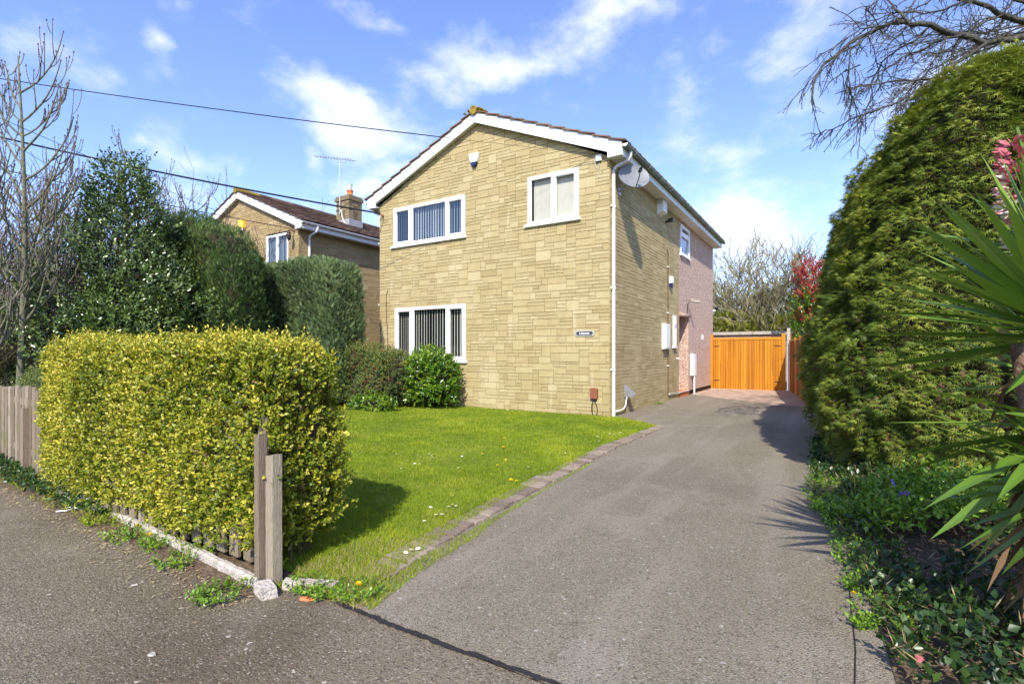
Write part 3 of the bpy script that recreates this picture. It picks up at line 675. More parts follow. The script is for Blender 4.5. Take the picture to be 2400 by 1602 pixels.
        a, b = sorted((T(.0, 0)[0], T(.300, 0)[0])); m_ = MB(); m_.box(a, b, Y - .134, Y + HD + .1, Z + 5.262, Z + 5.285); part('soffit', m_, UPVC_DIRTY, H)
        a, b = sorted((T(.301, 0)[0], T(.318, 0)[0])); m_ = MB(); m_.box(a, b, Y - .134, Y + HD + .1, Z + 5.255, Z + 5.47); part('fascia', m_, UPVC_DIRTY, H)
        # half round gutter
        gx = T(.385, 0)[0]; m_ = MB(); n = 8; pr = []
        for k in range(n + 1): t = math.pi * k / n; pr.append((gx + .058 * math.cos(t), Z + 5.452 - .055 * math.sin(t)))
        y0, y1 = Y - .17, Y + HD + .14
        for k in range(n): (x0, z0), (x1, z1) = pr[k], pr[k + 1]; m_.quad((x0, y0, z0), (x1, y0, z1), (x1, y1, z1), (x0, y1, z0))
        for k in range(n): (x0, z0), (x1, z1) = pr[k], pr[k + 1]; xa, xb = gx + (x0 - gx) * .9, gx + (x1 - gx) * .9; m_.quad((xb, y0, z1 + .004), (xa, y0, z0 + .004), (xa, y1, z0 + .004), (xb, y1, z1 + .004))
        gm = GUTTER if (main and sgn > 0) else UPVC
        part('gutter', m_, gm, H, smooth=True)
        m_ = MB(); m_.prism([(x, z) for x, z in pr], y0 - .006, y0 + .004); part('gutter_stop_end', m_, UPVC_DIRTY, H)
        yy = Y + .35
        while yy < Y + HD:
            m_ = MB()
            for k in range(n):
                t0, t1 = math.pi * k / n, math.pi * (k + 1) / n; rr = .064
                m_.quad((gx + rr * math.cos(t0), yy, Z + 5.455 - rr * math.sin(t0)), (gx + rr * math.cos(t1), yy, Z + 5.455 - rr * math.sin(t1)), (gx + rr * math.cos(t1), yy + .045, Z + 5.455 - rr * math.sin(t1)), (gx + rr * math.cos(t0), yy + .045, Z + 5.455 - rr * math.sin(t0)))
            part('gutter_bracket', m_, gm if not (main and sgn > 0) else GREYP, H); yy += .92
        if sgn > 0 or main:
            dx = T(.045, 0)[0]; sg = 1 if sgn > 0 else -1; dy = .105 if main else .35
            m_ = MB(); m_.tube([(gx, Y + dy + .05, Z + 5.40), (gx, Y + dy + .05, Z + 5.30), (gx - .03 * sg, Y + dy + .04, Z + 5.235), (dx + .06 * sg, Y + dy, Z + 5.13), (dx, Y + dy, Z + 5.06), (dx, Y + dy, Z + 4.98)], .036, 10); part('swan_neck', m_, GREYP if main else UPVC, H, smooth=True)
            m_ = MB(); m_.tube([(dx, Y + dy, Z + 5.0), (dx, Y + dy, Z + 2.5), (dx, Y + dy, Z + .0)], .034, 12, cap=False); part('downpipe', m_, UPVC, H, smooth=True)
            for hz in (4.3, 2.62, .95):
                m_ = MB(); m_.tube([(dx, Y + dy, Z + hz), (dx, Y + dy, Z + hz + .05)], .041, 12); m_.box(dx - .045, dx + .0, Y + dy - .085, Y + dy + .06, Z + hz + .01, Z + hz + .035); part('pipe_clip', m_, UPVC, H)
    barge(1); barge(-1)
    # roof tiles
    ex = .37; sr = (7.006 - 5.505) / 3.633; L_ = math.hypot(ex - cx, sr * (ex - cx)); nrow = 11; gauge = L_ / nrow
    TM = TILE if main else TILE_DK
    ux, uz = (ex - cx) / L_, -sr * (ex - cx) / L_
    for sgn in (1, -1):
        rest = MB(); under = MB()
        T = lambda s, h: (X + ((cx + ux * s - uz * h * 0) if sgn > 0 else -HW - (cx + ux * s)), Z + 7.02 + uz * s + h)
        a = T(0, -.0); b = T(L_, -.0)
        for ri in range(nrow):
            s0, s1 = ri * gauge, (ri + 1) * gauge + .04
            yy = Y - .20; ci = 0
            while yy < Y + HD + .15:
                w = .33; tgt = rest if (ci > 0 or not main) else MB(); tgt.tone = random.random(); o = random.uniform(-.003, .003)
                h0, h1 = .008, .05 + o; th = .028
                y1 = yy + w - .006
                # profiled interlocking tile: flat pan with a raised roll
                def seg(ya, yb, ha, hb):
                    pts = []
                    for (s, h) in ((s0, h0), (s1, h1)): 
                        for (yq, hq) in ((ya, ha), (yb, hb)): x_, z_ = T(s, h + hq); pts.append((x_, yq, z_))
                    lo = [(p[0], p[1], p[2] - th) for p in pts]
                    o4 = [0, 1, 3, 2]
                    tgt.hexa([lo[i] for i in o4] + [pts[i] for i in o4])
                if main: seg(yy, yy + w * .5, 0, 0); seg(yy + w * .5, y1, .0, .018)
                else: seg(yy, y1, 0, .012)
                if ci == 0 and main: part('verge_tile', tgt, TM, H)
                yy += w; ci += 1
        part('roof_tiles', rest, TM, H, 'stuff')
        (xa, za), (xb, zb_) = T(0, -.03), T(L_ - .02, -.03); under.quad((xa, Y - .16, za), (xb, Y - .16, zb_), (xb, Y + HD + .12, zb_), (xa, Y + HD + .12, za)); part('underlay', under, DARK, H)
    yy = Y - .22; k = 0
    while yy < Y + HD + .1:
        m_ = MB(); m_.tone = random.random(); m_.tube([(X + cx, yy, Z + 7.03), (X + cx, yy + .445, Z + 7.03)], .105, 10); part('ridge_tile', m_, LICHEN if k < 2 else TM, H); yy += .45; k += 1
    # mortar bedding line under the verge tiles
    m_ = MB()
    for sgn in (1, -1):
        T = lambda x: X + (x if sgn > 0 else -HW - x)
        m_.hexa([(T(cx), Y - .168, Z + 7.0), (T(.34), Y - .168, Z + 5.50), (T(.34), Y - .03, Z + 5.50), (T(cx), Y - .03, Z + 7.0), (T(cx), Y - .168, Z + 7.03), (T(.34), Y - .168, Z + 5.53), (T(.34), Y - .03, Z + 5.53), (T(cx), Y - .03, Z + 7.03)])
    part('verge_mortar', m_, MORTAR, H)
    return H
MAIN = house((0, 0, 0), 'ochre stone detached house with white gable boards beside the driveway, nearest house', 'stone fronted houses', True)
NB = house((-10.6, .3, 0), 'second stone fronted house with chimney and brown roof, left beyond the dark hedges', 'stone fronted houses', False)
# lichen and moss on the ridge end of the near house
mb = MB()
for _ in range(70):
    a = max(-.3, min(.45, random.gauss(.05, .15))); p = Vector((-3.32 + a, -.19 + random.uniform(-.03, .15), 7.125 - .5 * max(0, abs(a) - .03) + random.uniform(-.035, 0))); r = random.uniform(.012, .032)
    mb.lathe([(0, -r), (r, 0), (.7 * r, .7 * r), (0, r)], p, 5)
part('moss', mb, MOSS, MAIN, 'stuff')
# chimney, part of the neighbour's roof
ch = MB(); cxx, cyy = -12.3, 3.75
ch.box(cxx - .40, cxx + .34, cyy - .3, cyy + .3, 6.0, 7.25); chim = part('chimney', ch, MORTAR, NB)
ch = MB()
for k in range(12):
    z0 = 6.05 + k * .1
    for s in range(3):
        ch.tone = random.random(); a = cxx - .415 + s * .252 + (k % 2) * .03; ch.box(a, min(a + .24, cxx + .355), cyy - .315, cyy - .30, z0 + .006, z0 + .094)
        b = cyy - .31 + s * .21; ch.box(cxx + .34, cxx + .355, b, b + .2, z0 + .006, z0 + .094)
part('chimney_stone', ch, SOOTY, chim, 'stuff')
ch = MB(); ch.box(cxx - .46, cxx + .40, cyy - .36, cyy + .36, 7.25, 7.36); ch.box(cxx - .43, cxx + .37, cyy - .33, cyy + .33, 7.36, 7.44); part('chimney_cap', ch, SOOTY, chim)
ch = MB(); ch.lathe([(.12, 0), (.11, .22), (.13, .24), (.13, .28), (.0, .28)], (cxx + .02, cyy, 7.44), 12); part('chimney_pot', ch, TERRA, chim)
ch = MB(); ch.lathe([(.09, 0), (.09, .2), (.10, .24), (0, .25)], (cxx + .02, cyy, 7.72), 12); part('cowl', ch, GREYP, chim)
ch = MB(); ch.box(cxx - .42, cxx + .37, cyy - .335, cyy + .34, 6.05, 6.50); part('lead_flashing', ch, mat('pale_lead', (.22, .22, .225), (.30, .30, .31), scale=5, rough=.6), chim)
# white plaster streaks / flue on the near house roof
mb = MB(); mb.lathe([(.055, 0), (.055, .55), (.065, .56), (.065, .7), (.03, .78), (0, .78)], (-1.1, 6.2, 5.95), 12); part('flue', mb, UPVC, MAIN, smooth=False)

# ---------- things fixed to the near house
def fixed(name, label, cat, loc): return thing(name, label, cat, loc)
t = fixed('alarm_box', 'white tapered alarm box with navy base high on the stone gable', 'alarm box', (-3.40, -.02, 5.9))
mb = MB(); mb.prism([(-3.545, 6.07), (-3.25, 6.07), (-3.28, 5.93), (-3.31, 5.86), (-3.48, 5.86), (-3.51, 5.93)][::-1], -.09, -.02, .008); part('cover', mb, UPVC, t)
mb = MB(); mb.prism([(-3.48, 5.857), (-3.31, 5.857), (-3.35, 5.765), (-3.44, 5.765)][::-1], -.085, -.02, .006); part('base', mb, BLUEP, t)
mb = MB()
for ox in (-.042, .04):
    pts = [(-3.40 + ox + .028 * math.cos(a), -.0915, 6.005 + .03 * math.sin(a)) for a in [k * math.pi / 6 for k in range(13)]]; mb.tube(pts, .0045, 4)
mb.tube([(-3.47, -.0915, 5.975), (-3.44, -.0915, 5.953), (-3.40, -.0915, 5.945), (-3.36, -.0915, 5.953), (-3.335, -.0915, 5.975)], .004, 4)
mb.tube([(-3.45, -.0915, 5.91), (-3.35, -.0915, 5.91)], .006, 4); part('printed_mark', mb, mat('grey_blue_print', (.16, .19, .28), rough=.6), t)
t = fixed('junction_box', 'small white cable box at the top right corner of the stone front', 'junction box', (-.22, -.02, 5.3))
mb = MB(); mb.bbox(-.285, -.16, -.06, -.015, 5.262, 5.39, .008); part('cover', mb, UPVC, t)
mb = MB(); mb.bbox(-.27, -.175, -.055, -.02, 5.245, 5.262, .003); part('cable_entry', mb, BLACK, t)
t = fixed('name_plaque', 'dark oval ended house name plaque lettered Lafayette on the stone front', 'sign', (-.545, -.02, 1.72))
mb = MB()
def rr(x0, x1, z0, z1, r, n=5):
    P = []
    for (cx_, cz_, a0) in ((x1 - r, z1 - r, 0), (x0 + r, z1 - r, 90), (x0 + r, z0 + r, 180), (x1 - r, z0 + r, 270)):
        for k in range(n + 1): a = R(a0 + 90 * k / n); P.append((cx_ + r * math.cos(a), cz_ + r * math.sin(a)))
    return P[::-1]
mb.prism(rr(-.752, -.340, 1.665, 1.782, .022), -.034, -.016, .003); part('back_plate', mb, mat('pale_grey_frame', (.42, .43, .42), rough=.5), t)
mb = MB(); mb.prism(rr(-.735, -.357, 1.683, 1.764, .033), -.0375, -.034); part('face_plate', mb, mat('slate_grey_plate', (.055, .06, .062), rough=.5), t)
fc = bpy.data.curves.new('Lafayette', 'FONT'); fc.body = 'Lafayette'; fc.size = .062; fc.extrude = .0008; fc.align_x = 'CENTER'; fc.align_y = 'CENTER'; fc.offset = .0009
to = bpy.data.objects.new('tmp', fc); COL.objects.link(to); bpy.context.view_layer.update(); me = bpy.data.meshes.new_from_object(to.evaluated_get(bpy.context.evaluated_depsgraph_get())); bpy.data.objects.remove(to)
lo = link('lettering', me, mat('white_lettering', (.8, .8, .78), rough=.5), t); lo.location = (0, -.0192, .004); lo.rotation_euler = (R(90), 0, 0)
t = fixed('outside_socket', 'rust red box with two hanging loops of cable low on the stone front', 'socket box', (-.32, -.02, .35))
mb = MB(); mb.prism(rr(-.402, -.243, .36, .588, .03), -.085, -.016, .008); part('cover', mb, RUST, t)
mb = MB(); mb.bbox(-.375, -.265, -.06, -.02, .335, .36, .004); part('gland', mb, BLACK, t)
mb = MB()
mb.tube([(-.33, -.045, .34), (-.375, -.05, .24), (-.38, -.045, .14), (-.355, -.04, .02), (-.35, -.04, -.01)], .006, 6); mb.tube([(-.325, -.045, .34), (-.27, -.05, .24), (-.245, -.05, .14), (-.265, -.04, .05), (-.29, -.04, .0)], .006, 6); mb.tube([(-.345, -.05, .34), (-.355, -.06, .22), (-.36, -.05, .12), (-.35, -.045, .0)], .005, 6)
part('cable', mb, WIRE, t, smooth=True)
t = fixed('bracket_hook', 'small red brown hook holding the cable at the upper left corner of the stone front', 'bracket', (-6.48, -.03, 5.03))
mb = MB(); mb.tube([(-6.48, -.0, 5.05), (-6.48, -.07, 5.05), (-6.50, -.12, 5.08)], .012, 6); mb.lathe([(0, -.03), (.03, 0), (.03, .03), (0, .05)], (-6.48, -.06, 5.02), 8); part('hook', mb, RUST, t)
# side wall things
def bx(mb, y0, y1, z0, z1, d0, d1, b=.006):
    c = b; P = [(y0, z0), (y1, z0), (y1, z1), (y0, z1)]
    mb.hexa([(d0, y0, z0), (d0, y1, z0), (d0, y1, z1), (d0, y0, z1), (d1, y0 + c, z0 + c), (d1, y1 - c, z0 + c), (d1, y1 - c, z1 - c), (d1, y0 + c, z1 - c)])
def dish():
    t = fixed('satellite_dish', 'grey oval satellite dish under the eaves on the side wall', 'satellite dish', (.0, .55, 4.95))
    c = Vector((.40, .34, 4.96)); aim = Vector((.62, -.70, .36)).normalized()
    M = aim.to_track_quat('Z', 'Y').to_matrix(); mb = MB(); n = 28
    prof = [(0, -.055)] + [(r, -.055 + .055 * (r / .33) ** 2) for r in (.08, .16, .24, .30, .33)]
    b = len(mb.v)
    Ms = M @ Matrix.Diagonal((1.0, .88, 1))
    mb.lathe(prof, c, n, Ms); mb.lathe([(.33, 0), (.337, -.006), (.33, -.014)] + [(r, -.066 + .055 * (r / .33) ** 2) for r in (.24, .12, .0)], c, n, Ms)
    part('reflector', mb, DISH, t, smooth=True)
    mb = MB(); low = c + M @ Vector((0, -.27, -.01)); tip = c + aim * .33 + M @ Vector((0, -.10, 0))
    mb.tube([low, low.lerp(tip, .5) + M @ Vector((0, -.03, 0)), tip], .011, 6); part('arm', mb, BLACK, t)
    mb = MB(); mb.tube([tip - aim * .02, tip - aim * .10], [.034, .026], 10); mb.tube([tip + aim * .045, tip - aim * .02], [.02, .034], 10); mb.box(tip.x - .02, tip.x + .02, tip.y - .02, tip.y + .02, tip.z - .06, tip.z - .02); part('receiver', mb, BLACK, t)
    mb = MB(); k = c - aim * .06; mb.tube([k, k - aim * .08, (.16, k.y + .09, k.z - .12), (.02, k.y + .14, k.z - .2)], .02, 8); part('bracket', mb, METAL, t)
    mb = MB(); bx(mb, k.y + .07, k.y + .21, k.z - .28, k.z - .12, .015, .026); part('wall_plate', mb, METAL, t)
dish()
t = fixed('ventilation_hood', 'white louvred vent box high on the side wall', 'vent', (.0, 3.4, 4.95))
mb = MB(); mb.prism([(0.015, 0)] * 0 or [(.015, 5.25), (.19, 5.25), (.19, 4.95), (.015, 4.88)], 3.22, 3.56); part('hood', mb, UPVC_DIRTY, t)
for k in range(3):
    mb = MB(); mb.box(.03, .16, 3.212, 3.222, 5.20 - k * .03, 5.214 - k * .03); part('louvre', mb, GREYP, t)
t = fixed('security_camera', 'small black floodlight on a bracket under the eaves of the side wall', 'floodlight', (.0, 4.05, 4.85))
mb = MB(); mb.tube([(.015, 4.05, 4.86), (.10, 4.05, 4.88)], .03, 8); part('bracket', mb, BLACK, t)
mb = MB(); mb.hexa([(.09, 3.98, 4.84), (.22, 4.0, 4.86), (.22, 4.1, 4.86), (.09, 4.1, 4.84), (.09, 3.98, 4.93), (.24, 4.0, 4.95), (.24, 4.1, 4.95), (.09, 4.1, 4.93)]); part('lamp_head', mb, BLACK, t)
t = fixed('brown_pipe', 'thin brown pipe running down the stone side wall with white clips', 'pipe', (.03, 4.24, 0))
mb = MB(); mb.tube([(.035, 4.24, .16), (.035, 4.24, 4.02), (.035, 4.20, 4.1), (.02, 4.15, 4.14)], .012, 6); part('pipe', mb, COPPER, t)
for hz in (.95, 2.4, 3.66):
    mb = MB(); bx(mb, 4.20, 4.28, hz, hz + .03, .015, .055); part('clip', mb, UPVC, t)
t = fixed('waste_pipe', 'grey horizontal pipe with joints along the foot of the side wall', 'pipe', (.03, 5.2, .2))
mb = MB(); mb.tube([(.05, 4.30, .19), (.05, 5.5, .15), (.05, 6.5, .15)], .016, 8); part('pipe', mb, GREYP, t)
for yy in (4.32, 5.4, 6.45):
    mb = MB(); mb.tube([(.05, yy - .04, .185 - (yy > 5) * .03), (.05, yy + .05, .18 - (yy > 5) * .03)], .024, 8); part('coupling', mb, GREYP, t)
t = fixed('meter_box', 'tall white meter box on the stone part of the side wall', 'meter box', (.0, 3.95, 1.4))
mb = MB(); bx(mb, 3.70, 4.18, 1.42, 2.10, .012, .11); part('box', mb, UPVC_DIRTY, t)
mb = MB(); bx(mb, 3.73, 4.15, 1.45, 2.07, .11, .118, .003); part('door', mb, UPVC_DIRTY, t)
t = fixed('cable_cabinet', 'slim white box with a grey pipe below on the pink pebbledash wall', 'meter box', (.0, 7.1, .6))
mb = MB(); bx(mb, 6.88, 7.22, .60, 1.29, .014, .13); part('box', mb, UPVC_DIRTY, t)
mb = MB(); mb.box(.131, .134, 6.95, 7.12, 1.19, 1.215); part('maker_plate', mb, GREYP, t)
mb = MB(); mb.tube([(.10, 7.03, .60), (.10, 7.03, .0)], .028, 8); part('pipe', mb, UPVC_DIRTY, t)
t = fixed('siren', 'small white and navy siren box halfway up the side wall beside the brown pipe', 'siren', (.0, 4.5, 3.2))
mb = MB(); bx(mb, 4.40, 4.58, 3.25, 3.44, .015, .10); part('cover', mb, UPVC, t)
mb = MB(); bx(mb, 4.42, 4.56, 3.14, 3.247, .015, .085); part('base', mb, BLUEP, t)
t = fixed('wall_lamp', 'old outside lamp on an arm above the recessed side doorway', 'wall lamp', (.0, 6.5, 2.9))
mb = MB(); mb.tube([(.015, 6.45, 2.55), (.05, 6.42, 2.85), (.13, 6.5, 2.93)], .012, 6); part('arm', mb, BLACK, t)
mb = MB(); mb.tube([(.10, 6.48, 2.93), (.34, 6.62, 2.90)], [.03, .05], 8); mb.tube([(.11, 6.48, 2.98), (.20, 6.53, 2.96)], .035, 8); part('lamp_head', mb, mat('beige_lamp', (.34, .30, .24), rough=.6), t)
t = fixed('door_bell', 'tiny white bell push on the pink pebbledash wall', 'bell', (.0, 8.6, 1.9))
mb = MB(); bx(mb, 8.55, 8.68, 1.78, 1.95, .014, .05); part('cover', mb, UPVC, t)
t = fixed('dome_camera', 'small black and white dome camera at the far corner of the pebbledash wall', 'camera', (.03, 10.5, 2.95))
mb = MB(); mb.box(-.02, .10, 10.48, 10.56, 2.9, 2.95); part('bracket', mb, UPVC, t)
mb = MB(); mb.lathe([(0, -.09), (.05, -.07), (.075, -.01), (.075, .05), (0, .06)], (.13, 10.55, 3.0), 12); part('dome', mb, BLACK, t)
HOODM = mat('weathered_grey_hood', (.15, .15, .155), (.22, .22, .225), scale=9, rough=.7)
t = fixed('boiler_flue_hood', 'grey scoop shaped hood with bent pipe low on the side wall by the downpipe', 'flue hood', (.02, .9, .5))
mb = MB(); a0 = (.02, .80, .62)
P = [(.02, .78, .63), (.02, 1.06, .44), (.02, .80, .36)]; Q = [(.06, .79, .62), (.22, 1.02, .42), (.20, .82, .36)]
mb.quad(*P[::-1]); mb.quad(*Q); 
for i in range(3): j2 = (i + 1) % 3; mb.quad(P[i], P[j2], Q[j2], Q[i])
part('hood', mb, HOODM, t)
mb = MB(); mb.tube([(.07, .83, .37), (.07, .80, .30), (.07, .76, .20), (.06, .68, .12), (.05, .55, .10), (.045, .2, .10)], .014, 8); part('pipe', mb, UPVC_DIRTY, t, smooth=True)
t = fixed('overflow_spout', 'short white overflow pipe sticking out of the stone side wall', 'pipe', (.0, 5.2, 1.15))
mb = MB(); mb.tube([(.01, 5.2, 1.16), (.10, 5.2, 1.15)], .018, 8); part('pipe', mb, UPVC, t)
# neighbour's fittings
t = fixed('yellow_alarm_box', 'yellow alarm box high on the second house', 'alarm box', (-13.7, .27, 5.8))
mb = MB(); mb.bbox(-13.86, -13.56, .17, .285, 5.68, 5.98, .01); part('cover', mb, YBOX, t)
mb = MB(); mb.bbox(-13.80, -13.62, .19, .285, 5.62, 5.678, .004); part('base', mb, UPVC, t)
t = fixed('carriage_lamp', 'black lantern hanging at the right corner of the second house', 'wall lamp', (-10.78, .27, 5.1))
mb = MB(); mb.tube([(-10.8, .29, 5.22), (-10.8, .12, 5.26), (-10.78, .06, 5.2)], .02, 6); part('bracket', mb, RUST, t)
mb = MB(); mb.lathe([(0, .18), (.05, .14), (.07, .05), (.06, -.08), (.02, -.13), (0, -.14)], (-10.78, .06, 5.02), 10); part('lantern', mb, BLACK, t)
# television aerial on the chimney
t = thing('television_aerial', 'long thin yagi aerial on a mast above the second chimney', 'aerial', (-12.42, 3.35, 7.0))
mb = MB(); mb.tube([(-12.42, 3.38, 6.75), (-12.42, 3.38, 8.75)], .018, 6); part('mast', mb, METAL, t)
A = Vector((-13.3, 2.9, 9.0)); B = Vector((-11.85, 3.66, 8.78)); mb = MB(); mb.tube([A, B], .02, 5); mb.tube([(-12.55, 3.3, 8.86), (-12.5, 3.33, 8.76), (-12.2, 3.47, 8.71), (-12.15, 3.5, 8.8)], .01, 5); part('boom', mb, METAL, t)
dn = Vector(((B - A).y, -(B - A).x, 0)).normalized()
for k in range(14):
    p = A.lerp(B, .01 + k * .068); l = .10 if k < 12 else .16; mb = MB(); mb.tube([p - dn * l + Vector((0, 0, .02)), p + dn * l + Vector((0, 0, .02))], .010, 4); part('element', mb, BLACK, t)
mb = MB(); mb.tube([(-12.40, 3.42, 6.9), (-12.33, 3.42, 6.6), (-12.2, 3.42, 6.35)], .02, 5); part('cable', mb, UPVC_DIRTY, t)

# ------------------------------------------------------------------ fences, gate, walls beyond
fence = thing('picket_fence', 'low silvered picket fence half swallowed by the golden hedge', 'fence', (-2.5, -8.1, 0))
x = 1.0
while x > -7.6:
    yb = -8.13 + .02 * math.sin(x * 1.3) + (.10 * max(0, -x - 2) ) * .6; h = .93 + random.uniform(-.025, .025) + .0; w = random.uniform(.042, .048); th = .018
    mb = MB(); mb.tone = min(1, max(0, random.gauss(.5, .25))); lean = random.uniform(-.012, .012)
    z0 = .035
    P = [(-w, z0), (w, z0), (w + lean, h - .03), (w * .75 + lean, h - .008), (w * .3 + lean, h), (-w * .3 + lean, h), (-w * .75 + lean, h - .008), (-w + lean, h - .03)]
    mb.prism([(x + a, b) for a, b in P], yb - th, yb, .002); part('picket', mb, GREYW, fence); x -= .149
for hz in (.22, .74):
    for i in range(4):
        xa, xb = 1.1 - i * 2.2, 1.1 - (i + 1) * 2.2; ya = -8.127 + (.06 * max(0, -xa - 2)); yb = -8.127 + (.06 * max(0, -xb - 2))
        mb = MB(); mb.hexa([(xb, yb, hz), (xa, ya, hz), (xa, ya + .035, hz), (xb, yb + .035, hz), (xb, yb, hz + .07), (xa, ya, hz + .07), (xa, ya + .035, hz + .07), (xb, yb + .035, hz + .07)]); part('rail', mb, GREYW, fence)
for px_ in (-1.05, -3.4, -5.8):
    yb = -8.15 + (.06 * max(0, -px_ - 2)); mb = MB(); mb.tone = .4; mb.box(px_ - .04, px_ + .04, yb - .03, yb + .06, 0, .72); part('post', mb, GREYW, fence)
def timber(name, label, x0, x1, y0, y1, z0, z1, tone, rot=0):
    t = thing(name, label, 'post', ((x0 + x1) / 2, (y0 + y1) / 2, 0)); mb = MB(); mb.tone = tone; n = 8; c = .004
    ring = lambda z, o: [(x0 + o, y0 + c, z), (x0 + c + o, y0, z), (x1 - c + o, y0, z), (x1 + o, y0 + c, z), (x1 + o, y1 - c, z), (x1 - c + o, y1, z), (x0 + c + o, y1, z), (x0 + o, y1 - c, z)]
    zs = [z0 + (z1 - z0) * i / n for i in range(n + 1)]; off = [random.uniform(-.0025, .0025) for _ in zs]
    for i in range(n):
        a, b = ring(zs[i], off[i]), ring(zs[i + 1], off[i + 1])
        for k in range(8): mb.quad(a[k], a[(k + 1) % 8], b[(k + 1) % 8], b[k])
    tp = ring(zs[-1], off[-1]); tp = [(p[0], p[1], p[2] + (p[0] - x0) * .12) for p in tp]; 
    a = ring(zs[-1], off[-1])
    for k in range(8): mb.quad(a[k], a[(k + 1) % 8], tp[(k + 1) % 8], tp[k])
    mb.quad(*tp); part('board', mb, GREYW, t)
    mb = MB()
    for zq in (z0 + .13, z0 + .62): mb.lathe([(0, -.003), (.005, 0), (0, .003)], ((x0 + x1) / 2, y0 - .002, zq), 6)
    part('nail', mb, METAL, t)
timber('tall_fence_post', 'taller thin weathered post at the corner end of the picket fence', 1.130, 1.172, -8.258, -8.20, .045, .845, .25)
timber('short_fence_post', 'shorter silver grey post with a knot at the corner of the golden hedge', 1.178, 1.243, -8.22, -8.155, .0, .725, .7)

# gate
g = thing('timber_gate', 'orange stained double timber gate across the end of the driveway', 'gate', (1.2, 10.1, 0))
gx0, gx1, gy = .10, 2.34, 10.1
n = 26
for i in range(n):
    a = gx0 + (gx1 - gx0) * i / n; b = gx0 + (gx1 - gx0) * (i + 1) / n; mb = MB(); mb.tone = min(1, max(0, random.gauss(.5, .22)))
    mb.hexa([(a + .006, gy - .022, -.03 + .0 * a), (b - .006, gy - .022, -.03), (b, gy, -.03), (a, gy, -.03), (a + .006, gy - .022, 1.79), (b - .006, gy - .022, 1.79), (b, gy, 1.79), (a, gy, 1.79)]); part('board', mb, GATEW, g)
for (a, b) in ((gx0, 1.215), (1.225, gx1)):
    mb = MB(); mb.tone = .7; mb.box(a, b, gy - .04, gy + .03, 1.79, 1.875); part('top_rail', mb, GATEW, g)
    mb = MB(); mb.tone = .6; mb.box(a + .01, b - .01, gy + .001, gy + .04, .1, .2); part('bottom_rail', mb, GATEW, g)
mb = MB(); mb.box(1.205, 1.235, gy - .03, gy - .022, -.02, 1.79); mb.tone = .3; part('meeting_strip', mb, GATEW, g)
for (a, b, z) in ((-.0 + .015, .095, 2.0), (2.345, 2.465, 2.0)):
    mb = MB(); mb.tone = .6; mb.box(a, b, gy - .06, gy + .06, -.05, z); part('gate_post', mb, GATEW, g)
for hz in (.3, 1.55):
    for hx in (.12, 2.12):
        mb = MB(); mb.box(hx, hx + .2, gy - .028, gy - .0225, hz, hz + .03); part('hinge', mb, BLACK, g)
# side fence on the right of the gate
f2 = thing('board_fence', 'red brown close boarded fence with pale posts right of the orange gate', 'fence', (2.8, 8, 0))
fp = [(2.58, 9.98), (2.86, 8.4), (3.08, 6.6), (3.3, 4.8), (3.6, 3.0)]
for i in range(len(fp) - 1):
    A, B = Vector((*fp[i], 0)), Vector((*fp[i + 1], 0)); d = (B - A).normalized(); nn = Vector((d.y, -d.x, 0)) * -1; L_ = (B - A).length; k = int(L_ / .11)
    for q in range(k):
        a = A + d * (.1 + q * .11 * (L_ - .1) / (k * .11)); b = a + d * .10; mb = MB(); mb.tone = random.random(); o = nn * (.012 if q % 2 else 0)
        mb.hexa([tuple(a + o + Vector((0, 0, .02))), tuple(b + o + Vector((0, 0, .02))), tuple(b + o + nn * .015 + Vector((0, 0, .02))), tuple(a + o + nn * .015 + Vector((0, 0, .02))), tuple(a + o + Vector((0, 0, 1.75))), tuple(b + o + Vector((0, 0, 1.75))), tuple(b + o + nn * .015 + Vector((0, 0, 1.75))), tuple(a + o + nn * .015 + Vector((0, 0, 1.75)))])
        part('board', mb, FENCEW, f2)
    mb = MB(); mb.box(A.x - .03, A.x + .03, A.y - .045, A.y + .045, 0, 1.80); part('fence_post', mb, FENCEW if i else CONC, f2)
f3 = thing('rear_fence', 'taller dark brown fence rising behind the right gate post', 'fence', (2.5, 12.5, 0))
for q in range(44):
    yy = 10.6 + q * .1; h = 2.12; mb = MB(); mb.tone = random.random(); mb.box(2.52, 2.54, yy, yy + .094, 0, h); part('board', mb, FENCEW, f3)
mb = MB(); mb.box(2.48, 2.58, 10.5, 10.6, 0, 2.2); part('post', mb, CONC, f3)
gar = thing('flat_roofed_garage', 'low pebbledashed garage with flat roof behind the orange gate', 'garage', (-.2, 15, 0))
mb = MB(); mb.box(-3.2, 2.0, 14.4, 19, 0, 2.12); part('wall', mb, DASH, gar)
mb = MB(); mb.box(-3.3, 2.1, 14.3, 19.1, 2.12, 2.25); part('roof', mb, CONC, gar)
